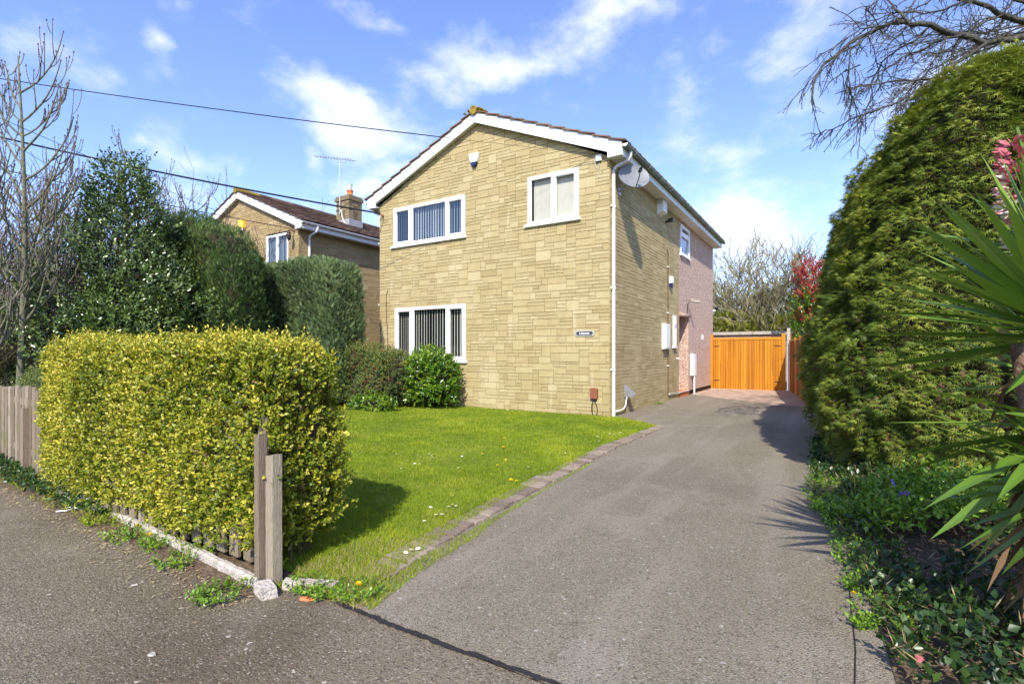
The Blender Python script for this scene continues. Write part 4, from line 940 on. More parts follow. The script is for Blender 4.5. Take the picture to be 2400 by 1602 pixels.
# far house behind the bare twigs on the left
fh = thing('far_house', 'pale brick house half hidden behind bare twigs at the left edge', 'house', (-24, 2, 0))
mb = MB(); mb.hexa([(-29, 1, 0), (-20.5, 1, 0), (-20.5, 9, 0), (-29, 9, 0), (-29, 1, 4.6), (-20.5, 1, 4.6), (-20.5, 9, 4.6), (-29, 9, 4.6)]); part('wall', mb, mat('peach_brick', (.34, .21, .14), (.42, .28, .20), scale=8, rough=.9), fh)
mb = MB(); mb.hexa([(-29.3, .7, 4.6), (-20.2, .7, 4.6), (-20.2, 9.3, 4.6), (-29.3, 9.3, 4.6), (-29.3, 4.9, 6.6), (-20.2, 4.9, 6.6), (-20.2, 5.1, 6.6), (-29.3, 5.1, 6.6)]); part('roof', mb, TILE_DK, fh)
for wx in (-27.6, -24.9, -22.2):
    for wz in (.9, 3.1):
        mb = MB(); mb.box(wx, wx + 1.3, .93, .99, wz, wz + 1.1); fo = part('window', mb, UPVC, fh)
        for q in (0, 1): mb = MB(); mb.box(wx + .07 + q * .6, wx + .6 + q * .6, .92, .93, wz + .08, wz + 1.02); part('pane', mb, mat('dark_glass', (.05, .06, .07), rough=.1), fo)

# ------------------------------------------------------------------ overhead wires
def unp(u, v, t):
    X = (u - 1200) / 1198; return Vector((CX + (FW[0] + X * RT[0]) * t, CY + (FW[1] + X * RT[1]) * t, CZ - (v - 828) / 1198 * t))
pole = thing('utility_pole', 'tall wooden pole carrying the overhead wires, beyond the left edge', 'pole', (-14.8, -7.5, 0))
mb = MB(); mb.tube([(-14.8, -7.5, -.1), (-14.8, -7.5, 8.7)], [.14, .09], 10); part('shaft', mb, GREYW, pole)
mb = MB(); mb.box(-14.85, -14.75, -7.9, -7.1, 8.2, 8.3); part('crossarm', mb, GREYW, pole)
def wire(label, a, b, sag, r, r2=None):
    pts = []
    for i in range(25):
        t = i / 24; p = Vector(a).lerp(Vector(b), t); p.z -= sag * 4 * t * (1 - t); pts.append(p)
    mb = MB(); mb.tube(pts, [r if (i < 20 or not r2) else r2 for i in range(25)], 4); single('overhead_wire', mb, WIRE, label, 'wire', 'overhead wires')
P0 = unp(-250, 146, 12)
wire('highest overhead wire running to the cable box at the right of the stone gable', P0, (-.33, -.07, 5.42), .10, .011, .0035)
wire('thickest overhead wire ending at the left eave corner of the nearest house', unp(-250, 262, 12), (-6.49, -.12, 5.08), .12, .023)
wire('lowest overhead wire ending at the lantern of the second house', unp(-250, 338, 12), (-10.78, .10, 5.28), .08, .012)
wire('thin overhead wire sloping down to the left eave of the second house', unp(-250, 170, 12), (-17.2, .1, 5.4), .02, .008)
wire('faint overhead wire crossing behind the bare ash to the second gable', unp(-250, 165, 12.3), (-13.8, .05, 6.0), .05, .008)
t = thing('gable_cables', 'thin black cables looped round the white cable box on the stone front', 'cable', (-.3, -.04, 5.3))
for P in ([(-.33, -.07, 5.42), (-.25, -.04, 5.46), (-.12, -.035, 5.42), (-.09, -.03, 5.33), (-.15, -.035, 5.27)], [(-.33, -.07, 5.42), (-.5, -.035, 5.36), (-.66, -.03, 5.27), (-.8, -.02, 5.25)],
          [(-.22, -.03, 5.25), (-.20, -.03, 5.16), (-.25, -.03, 5.10), (-.30, -.03, 5.17), (-.33, -.035, 5.36)], [(-.22, -.03, 5.25), (-.25, -.03, 5.0), (-.22, -.03, 4.92)], [(-.285, -.03, 5.28), (-.45, -.03, 5.27), (-.67, -.02, 5.25)]):
    mb = MB(); mb.tube(P, .0045, 4); part('cable', mb, WIRE if P[0][0] < -.3 else GREYP, t)
mb = MB(); mb.tube([(-6.48, -.04, 5.0), (-6.46, -.03, 4.9), (-6.55, -.03, 4.75), (-6.6, -.025, 4.6)], .005, 4); mb.tube([(-6.3, -.02, 3.0), (-6.36, -.03, 2.9), (-6.36, -.03, 2.4), (-6.32, -.03, 1.9), (-6.30, -.03, 1.5), (-6.36, -.03, 1.2)], .007, 4)
single('trailing_cable', mb, WIRE, 'black cable trailing down the left edge of the stone front', 'cable')

# ------------------------------------------------------------------ planting
def shoots(name, P, D, m, parent, k=8, length=.10, ls=.028, lw=.52, tone=None, spread=.75, droop=0):
    """leafy shoots: k leaves along each stem"""
    n = len(P); D = norm(D); t = np.tile(np.linspace(.1, 1, k), n); i = np.repeat(np.arange(n), k)
    L_ = length * RNG.uniform(.6, 1.3, n)
    Q = P[i] + D[i] * (t * L_[i])[:, None]; ang = np.tile(np.arange(k) * 2.4, n) + np.repeat(RNG.random(n) * 6.28, k)
    a = norm(np.cross(D, RNG.normal(size=(n, 3))))[i]; b = np.cross(D[i], a)
    side = a * np.cos(ang)[:, None] + b * np.sin(ang)[:, None]; d = norm(side * spread + D[i] * (.35 + .6 * t)[:, None] + RNG.normal(0, .15, (n * k, 3))); d[:, 2] -= droop
    nn = norm(D[i] * .8 - side * .4 + RNG.normal(0, .25, (n * k, 3)) + np.array([[0, 0, .35]]))
    base = np.full(n, .5) if tone is None else tone
    r = np.clip(base[i] + (t - .5) * .22 + RNG.normal(0, .17, n * k), 0, 1)
    return scatter(name, T_LEAF, Q, d, nn, ls * RNG.uniform(.65, 1.25, n * k), lw, m, r, parent)
# golden hedge
hg = thing('golden_hedge', 'clipped golden yellow hedge bulging over the picket fence at the front', 'hedge', (-1.2, -7.85, 0))
def hs(P):
    x = P[:, 0]; P = P.copy(); top = 1.34 + .05 * np.clip((-x - .2) / 2.0, 0, 1) - .05 * np.clip(x - .35, 0, 1) ** 1.3 - .14 * np.clip((-x - 1.9) / .8, 0, 1.2) ** 1.5
    zz = P[:, 2]; P[:, 2] = .07 + (zz - .07) * (top - .07) / 1.33
    P[:, 0] += np.where(x > .6, .10 * np.sin(np.clip(P[:, 2], 0, 1.4) * 2.4) * (x - .6) * 1.5, 0)
    P[:, 1] += np.where(P[:, 1] > -7.8, .04 * np.sin(P[:, 2] * 2.2), -.02 * np.sin(P[:, 2] * 2.4))
    return P
hc, hh = (-.725, -7.925, .735), (1.815, .25, .665)
Pn, Nn = shell(24000, hc, hh, p=12, depth=.035, bump=.055, fr=5.5, seed=3, shape=hs, under=True)
u = RNG.random(len(Pn)); keep = (Pn[:, 2] > .15 + .10 * lump(Pn, 4, 8)) | (u < .25); 
hole = lump(Pn, 9, 21) > .95
keep &= ~(hole & (u < .6)); Pn, Nn = Pn[keep], Nn[keep]
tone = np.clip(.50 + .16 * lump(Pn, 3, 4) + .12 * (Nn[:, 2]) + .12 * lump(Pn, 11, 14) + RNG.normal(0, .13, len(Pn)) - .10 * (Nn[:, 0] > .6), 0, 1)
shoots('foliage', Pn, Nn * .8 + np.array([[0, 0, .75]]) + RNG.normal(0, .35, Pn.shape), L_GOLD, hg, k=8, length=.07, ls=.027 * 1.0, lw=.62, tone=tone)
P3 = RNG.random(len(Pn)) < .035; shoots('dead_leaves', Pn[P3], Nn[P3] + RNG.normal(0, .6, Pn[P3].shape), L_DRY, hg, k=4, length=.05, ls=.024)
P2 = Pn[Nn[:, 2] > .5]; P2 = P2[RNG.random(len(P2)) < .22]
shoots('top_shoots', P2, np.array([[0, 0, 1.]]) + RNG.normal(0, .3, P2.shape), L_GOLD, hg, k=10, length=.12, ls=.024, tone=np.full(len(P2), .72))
part('shade_core', core(hc, hh, 12, .09, hs, 14, .05, 5.5, 3), CORE_B, hg, smooth=True)  # solid dark brown core stands in for the shaded, twiggy inside of the hedge
# stems at the foot
mb = MB()
for i in range(60):
    x = random.uniform(-2.4, 1.1); y = random.uniform(-8.05, -7.7); mb.tube([(x, y, -.02), (x + random.uniform(-.05, .05), y + random.uniform(-.05, .05), .3)], .008, 4)
part('stem', mb, CORE_B, hg, 'stuff')

def conifer_hedge(name, label, c, h, m, n, seed, size, bump, shape=None, p=6, width=.8, up=.9, depth=.07, cat='hedge', coremat=CORE_D, fr=3.2, tonefr=2.0, corebump=None):
    t = thing(name, label, cat, (c[0], c[1], 0))
    P, N_ = shell(n, c, h, p=p, depth=depth, bump=bump, fr=fr, seed=seed, shape=shape)
    D = N_ * .7 + np.array([[0, 0, up]]) + RNG.normal(0, .35, P.shape); tone = np.clip(.5 + .2 * lump(P, tonefr, seed + 3) + .16 * lump(P, 9, seed + 5) + RNG.normal(0, .2, len(P)), 0, 1)
    scatter('foliage', T_SPRAY, P, D, N_ + RNG.normal(0, .45, P.shape), size * RNG.uniform(.5, 1.5, len(P)), width, m, tone, t)
    part('shade_core', core(c, h, p, .16, shape, 12, bump, fr, seed), coremat, t, smooth=True); return t  # closed solid core, its dark colour acts as shade between the sprays
conifer_hedge('blue_green_hedge', 'clipped blue green conifer hedge right of the dark yew, before the second house', (-8.0, -1.55, 1.78), (2.0, .6, 1.84), L_BLUE, 40000, 12, .10, .07, p=7, up=1.2, fr=4)
def yshape(P):
    P = P.copy(); x = P[:, 0]; k = np.clip((x + 10.2) / 2.6, 0, 1); P[:, 2] *= 1 - .20 * k ** 1.6
    P[:, 2] += .10 * np.sin(x * 5.2) * (P[:, 2] / 4.6); return P
conifer_hedge('dark_yew_hedge', 'tall dark green ridged yew hedge between the holly and the blue green hedge', (-9.5, -3.3, 2.35), (2.3, .65, 2.42), L_YEW, 50000, 33, .09, .16, yshape, p=5, up=1.5, width=.7, fr=4.5, tonefr=3)
# bright young privet-like edge and red leaves against the yew
# holly
def holly():
    t = thing('holly_tree', 'dark glossy holly tree with a pointed top left of the yew hedge', 'tree', (-9.15, -5.0, 0))
    n = 6200; z = 5.42 * (1 - RNG.random(n) ** .62); rad = np.where(z > 3.9, .62 * (1 - (z - 3.9) / 1.9) + .05, .62 + 1.15 * np.clip((3.9 - z) / 2.2, 0, 1) ** .7); a = RNG.random(n) * 6.283
    rr = rad * RNG.uniform(.55, 1, n) ** .5 * (1 + .28 * np.sin(a * 3 + z * 2.9) + .22 * np.sin(a * 5 + z * 6)) ; P = np.c_[-9.15 + rr * np.cos(a), -5.0 + rr * np.sin(a), z + .15]
    P = P + RNG.normal(0, .05, P.shape); N_ = norm(np.c_[np.cos(a), np.sin(a), np.full(n, .5)])
    shoots('crown', P, N_ + RNG.normal(0, .4, P.shape) + np.array([[0, 0, .4]]), L_HOLLY, t, k=8, length=.26, ls=.072, lw=.6, tone=np.clip(.5 + .2 * lump(P, 3, 2) + RNG.normal(0, .1, n), 0, 1))
    # side mass
    n = 2600; P, N_ = shell(n, (-8.35, -5.35, 1.3), (1.0, .8, 1.25), p=2.5, depth=.2, bump=.15, fr=3, seed=9)
    shoots('lower_crown', P, N_ + RNG.normal(0, .4, P.shape) + np.array([[0, 0, .4]]), L_HOLLY, t, k=8, length=.24, ls=.07, lw=.6, tone=np.clip(.5 + .2 * lump(P, 3, 2), 0, 1))
    mb = MB(); mb.tube([(-9.15, -5, 0), (-9.13, -5.02, 2), (-9.17, -4.98, 4), (-9.15, -5, 5.75)], [.10, .08, .045, .008], 8); part('trunk', mb, BARK, t, smooth=True)
    mb = MB()
    for i in range(46):
        z = random.uniform(.5, 5.2); a = random.random() * 6.28; l = 1.25 * (1 - z / 5.7) ** .8; mb.tube([(-9.15, -5, z), (-9.15 + .6 * l * math.cos(a), -5 + .6 * l * math.sin(a), z + .15), (-9.15 + l * math.cos(a), -5 + l * math.sin(a), z + .4)], [.025, .015, .006], 4)
    part('branch', mb, BARK, t, 'stuff')
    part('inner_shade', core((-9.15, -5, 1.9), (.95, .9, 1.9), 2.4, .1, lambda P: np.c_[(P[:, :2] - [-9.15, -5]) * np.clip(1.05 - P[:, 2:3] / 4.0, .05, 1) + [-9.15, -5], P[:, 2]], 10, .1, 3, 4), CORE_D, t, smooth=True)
holly()
# bushes under the window
def bush(name, label, c, h, m, n, seed, k, length, ls, lw=.55, p=2.6, bump=.08, red=0, coremat=CORE_D, cat='shrub', depth=.10, fr=5, mats=None):
    t = thing(name, label, cat, (c[0], c[1], 0)); P, N_ = shell(n, c, h, p=p, depth=depth, bump=bump, fr=fr, seed=seed)
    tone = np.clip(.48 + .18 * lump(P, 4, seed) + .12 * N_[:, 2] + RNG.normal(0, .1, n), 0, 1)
    shoots('foliage', P, N_ + RNG.normal(0, .4, P.shape) + np.array([[0, 0, .5]]), m, t, k=k, length=length, ls=ls, lw=lw, tone=tone)
    if red:
        q = RNG.random(n) < red; shoots('red_leaves', P[q], N_[q] + RNG.normal(0, .4, P[q].shape) + np.array([[0, 0, .6]]), L_RED, t, k=6, length=length, ls=ls, lw=lw)
    part('shade_core', core(c, h, p, .13, None, 10, bump, fr, seed), coremat, t, smooth=True); return t  # solid filler that blocks the view through, coloured as shade behind the leaves
bush('laurel_bush', 'bright glossy green laurel bush below the ground floor window', (-4.28, -.62, .66), (.66, .46, .64), L_LAUREL, 1100, 5, 8, .16, .085, .42)
bush('bronze_shrub', 'bronze green shrub with reddish shoots between the conifer hedge and the laurel', (-5.75, -1.15, .72), (1.15, .6, .74), L_BUSH, 4200, 6, 9, .13, .036, .5, red=.07, bump=.14)
bush('low_green_plant', 'low leafy green plants at the foot of the bronze shrub', (-5.0, -1.75, .12), (.75, .22, .2), L_LAUREL, 420, 15, 7, .10, .06, .4)
bush('garden_evergreen', 'low soft green conifer just behind the bare picket fence at the left edge', (-5.6, -7.0, .55), (1.3, .45, .55), L_BUSH, 3200, 16, 8, .12, .03, .3)

# cypress hedge on the right of the drive
def cshape(P):
    P = P.copy(); z = P[:, 2]; k = np.clip(z / 4.0, 0, 1.2)
    left = P[:, 0] < 5.2; P[:, 0] += np.where(left, .62 * np.clip((z - 1.3) / 2.9, 0, 1.2) ** 1.7 - .10 * np.sin(np.clip(z, 0, 2.5) * 1.25), 0)
    P[:, 1] += np.where(P[:, 1] < -.5, .35 * np.clip((z - 1.6) / 2.6, 0, 1.2) ** 1.7, 0)
    P[:, 0] -= np.where(left, .10 * np.clip((P[:, 1] + 1) / 3, 0, 1), 0)
    P[:, 2] = np.maximum(P[:, 2], .03 + .0 * z); z = P[:, 2]
    zt = 1 - .05 * np.clip((4.6 - P[:, 0]) / 1.0, 0, 1) + .07 * np.clip((P[:, 0] - 5) / 2, 0, 1); P[:, 2] = z * zt
    return P
cc, chh = (5.75, -1.1, 2.05), (2.05, 2.8, 2.37)
cy = thing('cypress_hedge', 'tall green clipped cypress hedge overhanging the right side of the driveway', 'hedge', (5.6, -.5, 0))
P, N_ = shell(330000, cc, chh, p=4.5, depth=.045, bump=.15, fr=3.0, seed=41, shape=cshape)
vis = (N_[:, 0] < .5) & ~((N_[:, 1] > .6)); vis |= RNG.random(len(P)) < .15; P, N_ = P[vis], N_[vis]
low = P[:, 2] < 1.3; dry = RNG.random(len(P)) < np.where(low, .22, .05)
cl = lump(P, 6, 44) * .12 + lump(P, 15, 45) * .11
D = N_ * .6 + np.array([[-.2, -.15, -.22]]) + RNG.normal(0, .30, P.shape)
tone = np.clip(.52 + 1.6 * cl + RNG.normal(0, .15, len(P)), 0, 1)
P = P + N_ * (cl * 1.1)[:, None]
scatter('foliage', T_TUFT, P[~dry], D[~dry], (N_ + np.array([[0, 0, .8]]) + RNG.normal(0, .3, P.shape))[~dry], .056 * RNG.uniform(.5, 1.5, (~dry).sum()), 1.0, L_CYP, tone[~dry], cy)
scatter('dry_sprays', T_TUFT, P[dry] - N_[dry] * .02, D[dry] + np.array([[0, 0, -.5]]), (N_ + RNG.normal(0, .5, P.shape))[dry], .055 * RNG.uniform(.6, 1.2, dry.sum()), .8, L_DRY, None, cy)
part('shade_core', core(cc, chh, 4.5, .17, cshape, 16, .15, 3.0, 41), CORE_D, cy, smooth=True)  # solid core, shadow of the gaps put into its near-black colour
mb = MB()
for i in range(14):
    y = -3.2 + i * .38; x = 4.75 + random.uniform(-.15, .25); mb.tube([(x, y, -.05), (x + .05, y + .03, .5), (x + random.uniform(-.1, .15), y, 1.2)], [.06, .05, .03], 7)
part('trunk', mb, BARK, cy, 'stuff')
# escaped long sprays on the silhouette
n = 2600; P, N_ = shell(9000, cc, chh, p=4.5, depth=.01, bump=.15, fr=3.0, seed=41, shape=cshape); q = (N_[:, 2] > .25) | (P[:, 0] < 4.0); P, N_ = P[q][:n:4], N_[q][:n:4]
scatter('long_sprays', T_SPRAY, P, N_ * .8 + np.array([[-.5, -.2, .1]]) + RNG.normal(0, .3, P.shape), RNG.normal(0, 1, P.shape) + np.array([[0, 0, 1.]]), .12 * RNG.uniform(.4, 1.6, len(P)), .45, L_CYP, None, cy)

# red tipped shrub beyond the hedge
ph = thing('red_tipped_shrub', 'tall shrub with crimson young leaves rising between fence and cypress hedge', 'shrub', (3.0, 12.2, 0))
P, N_ = shell(430, (3.15, 12.2, 3.4), (.5, .5, 1.45), p=2.2, depth=.16, bump=.16, fr=3, seed=3)
shoots('red_leaves', P, N_ * .6 + np.array([[0, 0, 1.]]) + RNG.normal(0, .3, P.shape), L_RED, ph, k=7, length=.26, ls=.13, lw=.4)
P, N_ = shell(900, (3.1, 12.2, 2.3), (.65, .6, 1.4), p=2.2, depth=.2, bump=.16, fr=3, seed=7)
shoots('green_leaves', P, N_ * .6 + np.array([[0, 0, 1.]]) + RNG.normal(0, .3, P.shape), L_LAUREL, ph, k=6, length=.24, ls=.11, lw=.4)
mb = MB()
for i in range(12): a = random.random() * 6.28; mb.tube([(3.1, 12.2, 0), (3.05 + .2 * math.cos(a), 12.2 + .2 * math.sin(a), 2), (3.0 + .42 * math.cos(a), 12.2 + .42 * math.sin(a), 4.6)], [.04, .025, .01], 5)
part('stem', mb, BARK, ph, 'stuff')

# ---------- bare trees
def grow(mb, p, d, L_, r, lvl, rng, up=.25, wob=.25, ratio=.6, kids=(2, 4), seg=5, spread=.7, minr=.004, sides=5):
    pts = [Vector(p)]; rad = [r]; d = Vector(d).normalized()
    for i in range(seg):
        d = (d + Vector((rng.gauss(0, wob), rng.gauss(0, wob), rng.gauss(0, wob))) * .35 + Vector((0, 0, up)) * .3).normalized(); pts.append(pts[-1] + d * L_ / seg); rad.append(max(minr, r * (1 - .75 * (i + 1) / seg)))
    mb[min(lvl, len(mb) - 1)].tube(pts, rad, sides if lvl == 0 else (4 if lvl == 1 else 3), cap=False)
    if lvl >= 3: return
    for k in range(rng.randint(*kids)):
        i = rng.randint(1, seg); b = pts[i]; a = Vector((rng.gauss(0, 1), rng.gauss(0, 1), rng.gauss(0, .5))).normalized(); nd = ((pts[i] - pts[i - 1]).normalized() + a * spread).normalized()
        grow(mb, b, nd, L_ * ratio * rng.uniform(.7, 1.2), max(minr, rad[i] * .65), lvl + 1, rng, up, wob, ratio, kids, seg if lvl < 1 else 4, spread, minr, sides)
def ash(label, x, y, h, r0, seed, n, spreadl=1.0):
    t = thing('bare_ash_tree', label, 'tree', (x, y, 0), 'young bare ash trees'); rng = random.Random(seed); tr = MB(); br = MB(); bud = MB()
    pts = [Vector((x, y, -.05))]; rad = [r0]
    for i in range(14):
        f = (i + 1) / 14; pts.append(Vector((x + .10 * math.sin(f * 5 + seed) + .05 * f, y + .06 * math.sin(f * 4), h * f))); rad.append(r0 * (1 - .88 * f) + .004)
    tr.tube(pts, rad, 8)
    def at(z): f = z / h * 14; i = min(13, int(f)); return pts[i + 0].lerp(pts[i + 1], f - i)
    def shoot(p, a, L_, r, lift, lvl):
        q = [Vector(p)]; d = Vector((math.cos(a), math.sin(a), .55)).normalized(); rr = [r]; s = 8
        for i in range(s):
            d = (d + Vector((rng.gauss(0, .05), rng.gauss(0, .05), lift))).normalized(); q.append(q[-1] + d * L_ / s); rr.append(max(.0045, r * (1 - .6 * (i + 1) / s)))
        br.tube(q, rr, 5, cap=False)
        for i in range(2, s + 1):
            if rng.random() < .8: v = q[i]; bud.lathe([(0, -.018), (.010, 0), (0, .02)], v, 4)
        bud.lathe([(0, -.02), (.014, 0), (.008, .02), (0, .035)], q[-1], 5)
        if lvl < 2:
            for i in range(2, s - 1):
                if rng.random() < (.65 if lvl == 0 else .35): shoot(q[i], a + rng.choice((-1, 1)) * rng.uniform(.5, 1.3), L_ * rng.uniform(.35, .65), rr[i] * .75, lift * 1.3, lvl + 1)
    for i in range(n):
        z = h * (.28 + .66 * i / n); a = (i % 2) * math.pi + rng.uniform(-.5, .5) + .6; L_ = spreadl * (.9 + .55 * (1 - z / h)) * rng.uniform(.8, 1.15)
        shoot(at(z), a, L_, .016 + .018 * (1 - z / h), .24, 0)
        if rng.random() < .6: shoot(at(z), a + math.pi + rng.uniform(-.4, .4), L_ * .8, .013 + .014 * (1 - z / h), .24, 0)
    part('trunk', tr, BARK, t, smooth=True); part('branches', br, BARK, t, smooth=True); part('buds', bud, TWIG, t, 'stuff'); return t
ash('tallest bare ash sapling with green grey bark standing at the left edge', -8.3, -6.9, 6.5, .062, 4, 17, 1.25)
ash('shorter bare ash sapling between the tallest ash and the holly', -9.9, -6.1, 5.5, .05, 9, 9, .95)
ash('slim bare ash with upright shoots rising behind the holly top', -10.6, -4.0, 6.2, .05, 15, 10, 1.2)
def thicket(label, x, y, h, n, seed, m=TWIG, name='bare_shrub', wide=1.0, kids=(4, 6), up=.25, minr=.0055):
    t = thing(name, label, 'shrub', (x, y, 0), 'bare twiggy shrubs'); rng = random.Random(seed); mb = [MB(), MB()]
    for i in range(n):
        a = rng.random() * 6.28; grow(mb, (x + rng.gauss(0, .15), y + rng.gauss(0, .15), 0), (math.cos(a) * .55 * wide, math.sin(a) * .55 * wide, 1), h * rng.uniform(.45, .75), .018, 0, rng, up=up, wob=.35, ratio=.55, kids=kids, minr=minr)
    part('stems', mb[0], m, t); part('twigs', mb[1], m, t, 'stuff'); return t
thicket('bare purple brown thicket behind the tallest ash', -12.3, -4.2, 5.2, 22, 3)
thicket('bare twiggy bush at the extreme left edge above the pickets', -10.6, -7.2, 4.0, 19, 5)
thicket('bare thicket between the two left ash saplings', -12.8, -5.8, 4.6, 14, 6)
thicket('dense bare twigs behind the holly tree', -12.2, -2.2, 5.4, 13, 8)
thicket('loose bare bush low behind the picket fence', -9.3, -7.5, 2.6, 12, 18, TWIGL)
thicket('tangled bare bush directly behind the tallest ash trunk', -11.2, -5.6, 4.4, 16, 44)
ash('thin bare sapling leaning at the extreme left edge before the tallest ash', -8.0, -7.35, 4.6, .035, 21, 9, .8)
ash('thin bare sapling just right of the tallest ash trunk', -9.0, -6.2, 4.9, .035, 27, 9, .7)
ash('slender bare ash showing above the dark yew hedge', -11.3, -2.6, 6.0, .045, 35, 9, 1.1)
thicket('far bare thicket hiding the pale brick house', -15.5, -4.5, 5.6, 14, 28)
thicket('olive green bare shrub fanning out beyond the garage', .35, 22.0, 7.2, 44, 12, TWIGL, 'fan_shaped_shrub', 1.2, (4, 6), .2, .016)
conifer_hedge('far_garden_hedge', 'yellow green bushy hedge beyond the flat roofed garage', (0, 20.6, 1.5), (6.5, .8, 1.85), leafmat('far_olive_foliage', (.10, .12, .015), (.22, .24, .025), (.38, .38, .07)), 7000, 52, .34, .35, p=3, fr=1.2)

# branches of a tree reaching in from the top right
rt = thing('overhanging_bare_tree', 'dark bare branches reaching in above the cypress hedge at top right', 'tree', (9.6, .6, 0))
def z8(a, b, t): return unp(1800 + a / 2.613, b / 2.613, t)
limbs = [([(1900, 150), (1568, 130), (1430, 90), (1330, 35), (1200, 0), (1000, -80)], 6.9, .045),
         ([(1900, 160), (1568, 225), (1330, 265), (1220, 220), (1110, 205), (1000, 150), (880, 145), (760, 140), (640, 190), (500, 260), (430, 330), (330, 400), (280, 500), (272, 640)], 6.6, .040),
         ([(1330, 265), (1150, 390), (1000, 490), (850, 600), (845, 680)], 6.6, .024), ([(1000, 490), (900, 485), (800, 495), (650, 515), (560, 530), (510, 545)], 6.5, .013),
         ([(850, 600), (760, 640), (600, 695), (500, 735), (420, 780), (350, 800), (275, 840)], 6.5, .013), ([(1180, 220), (1050, 250), (940, 310), (820, 350), (700, 430), (600, 480)], 6.8, .015),
         ([(760, 140), (700, 160), (560, 180), (480, 240), (330, 330)], 6.5, .011), ([(640, 190), (560, 270), (430, 330), (400, 370), (250, 500), (195, 560)], 6.45, .011),
         ([(1000, 150), (900, 250), (800, 300), (700, 380), (640, 500), (630, 610), (580, 720), (540, 870)], 6.7, .013), ([(880, 145), (780, 60), (740, 0), (700, -60)], 6.5, .016),
         ([(1200, 0), (1080, 60), (950, 90), (800, 70), (620, 130), (525, 150)], 6.8, .013), ([(1110, 205), (1060, 300), (1000, 400), (960, 480)], 6.7, .011), ([(900, 0), (860, 80), (760, 140)], 6.6, .012),
         ([(1000, 0), (900, 50), (880, 120), (820, 200), (660, 350), (680, 460)], 7.1, .010), ([(1430, 90), (1300, 150), (1180, 250), (1050, 330), (950, 330), (860, 330)], 7.1, .013), ([(1568, 330), (1450, 330), (1330, 370), (1180, 440), (1080, 480), (1000, 510)], 7.0, .012),
         ([(700, -50), (660, 20), (600, 40), (598, 70)], 6.5, .010), ([(570, 250), (510, 300), (490, 420), (495, 520), (520, 610)], 6.5, .009), ([(640, 500), (560, 560), (500, 660)], 6.5, .008), ([(480, 430), (400, 485)], 6.5, .008), ([(560, 400), (480, 430)], 6.5, .010),
         ([(1900, 20), (1568, 10), (1450, -20)], 7.3, .03), ([(1568, 60), (1450, 120), (1350, 200), (1250, 230)], 7.4, .012), ([(1500, 0), (1420, 100), (1300, 120), (1200, 190), (1130, 300)], 7.5, .012)]
rng = random.Random(5); big = MB(); tw = MB(); trunk = MB()
trunk.tube([(9.6, .6, -.1), (9.5, .5, 3), (9.3, .3, 6), (9.2, .3, 8.5)], [.24, .19, .14, .05], 10)
for a, zt in ((6.9, 150), (6.6, 160), (7.3, 20)): e = z8(1900, zt, a); trunk.tube([(9.35, .35, e.z - .9), (9.35 * .5 + e.x * .5, .35 * .5 + e.y * .5, e.z - .25), tuple(e)], [.09, .06, .045], 7)
for P, t0, r in limbs:
    pts = []; k = len(P)
    for i in range(k): pts.append(z8(P[i][0], P[i][1], t0 + .22 * math.sin(i * .9 + r * 300)))
    fine = []
    for i in range(k - 1):
        for s in range(3): fine.append(pts[i].lerp(pts[i + 1], s / 3) + Vector((rng.gauss(0, .006), rng.gauss(0, .006), rng.gauss(0, .008))))
    fine.append(pts[-1]); m_ = len(fine); rad = [max(.0058, 1.1 * r * (1 - .75 * i / m_)) for i in range(m_)]; big.tube(fine, rad, 6, cap=False)
    for i in range(1, m_):
        if rng.random() < .85:
            d = (fine[i] - fine[i - 1]).normalized(); dd = (d * 1.1 + Vector((rng.gauss(0, .5), rng.gauss(0, .5), rng.gauss(-.35, .45)))).normalized(); L_ = rng.uniform(.10, .55)
            q = [fine[i]]
            for s in range(5): dd = (dd + Vector((rng.gauss(0, .10), rng.gauss(0, .10), rng.gauss(-.07, .08)))).normalized(); q.append(q[-1] + dd * L_ / 5)
            tw.tube(q, [.0075, .0068, .006, .0055, .005, .0045], 3, cap=False)
            for s in (1, 2, 3, 4):
                if rng.random() < .6:
                    d3 = (dd + Vector((rng.gauss(0, .7), rng.gauss(0, .7), rng.gauss(0, .6)))).normalized(); L3 = rng.uniform(.03, .2); tw.tube([q[s], q[s] + d3 * L3 * .5, q[s] + d3 * L3 + Vector((0, 0, -.02))], [.0042, .0036, .0032], 3, cap=False)
            for s in range(1, 6):
                if rng.random() < .5: tw.lathe([(0, -.012), (.008, 0), (0, .012)], q[s], 4)
part('trunk', trunk, BIRCH, rt, smooth=True); part('branches', big, BIRCH, rt, smooth=True); part('twigs', tw, BIRCH, rt, 'stuff')
# denser far twigs in the corner
mbs = [MB(), MB()]
for i in range(9): grow(mbs, z8(1800, 60 + i * 25, 7.6), (-1, -.1, rng.uniform(-.3, .35)), rng.uniform(1.3, 2.0), .018, 0, rng, up=-.05, wob=.3, ratio=.5, kids=(4, 6), minr=.004, spread=.8)
part('rear_twigs', mbs[0], BIRCH, rt, 'stuff'); part('rear_fine_twigs', mbs[1], BIRCH, rt, 'stuff')

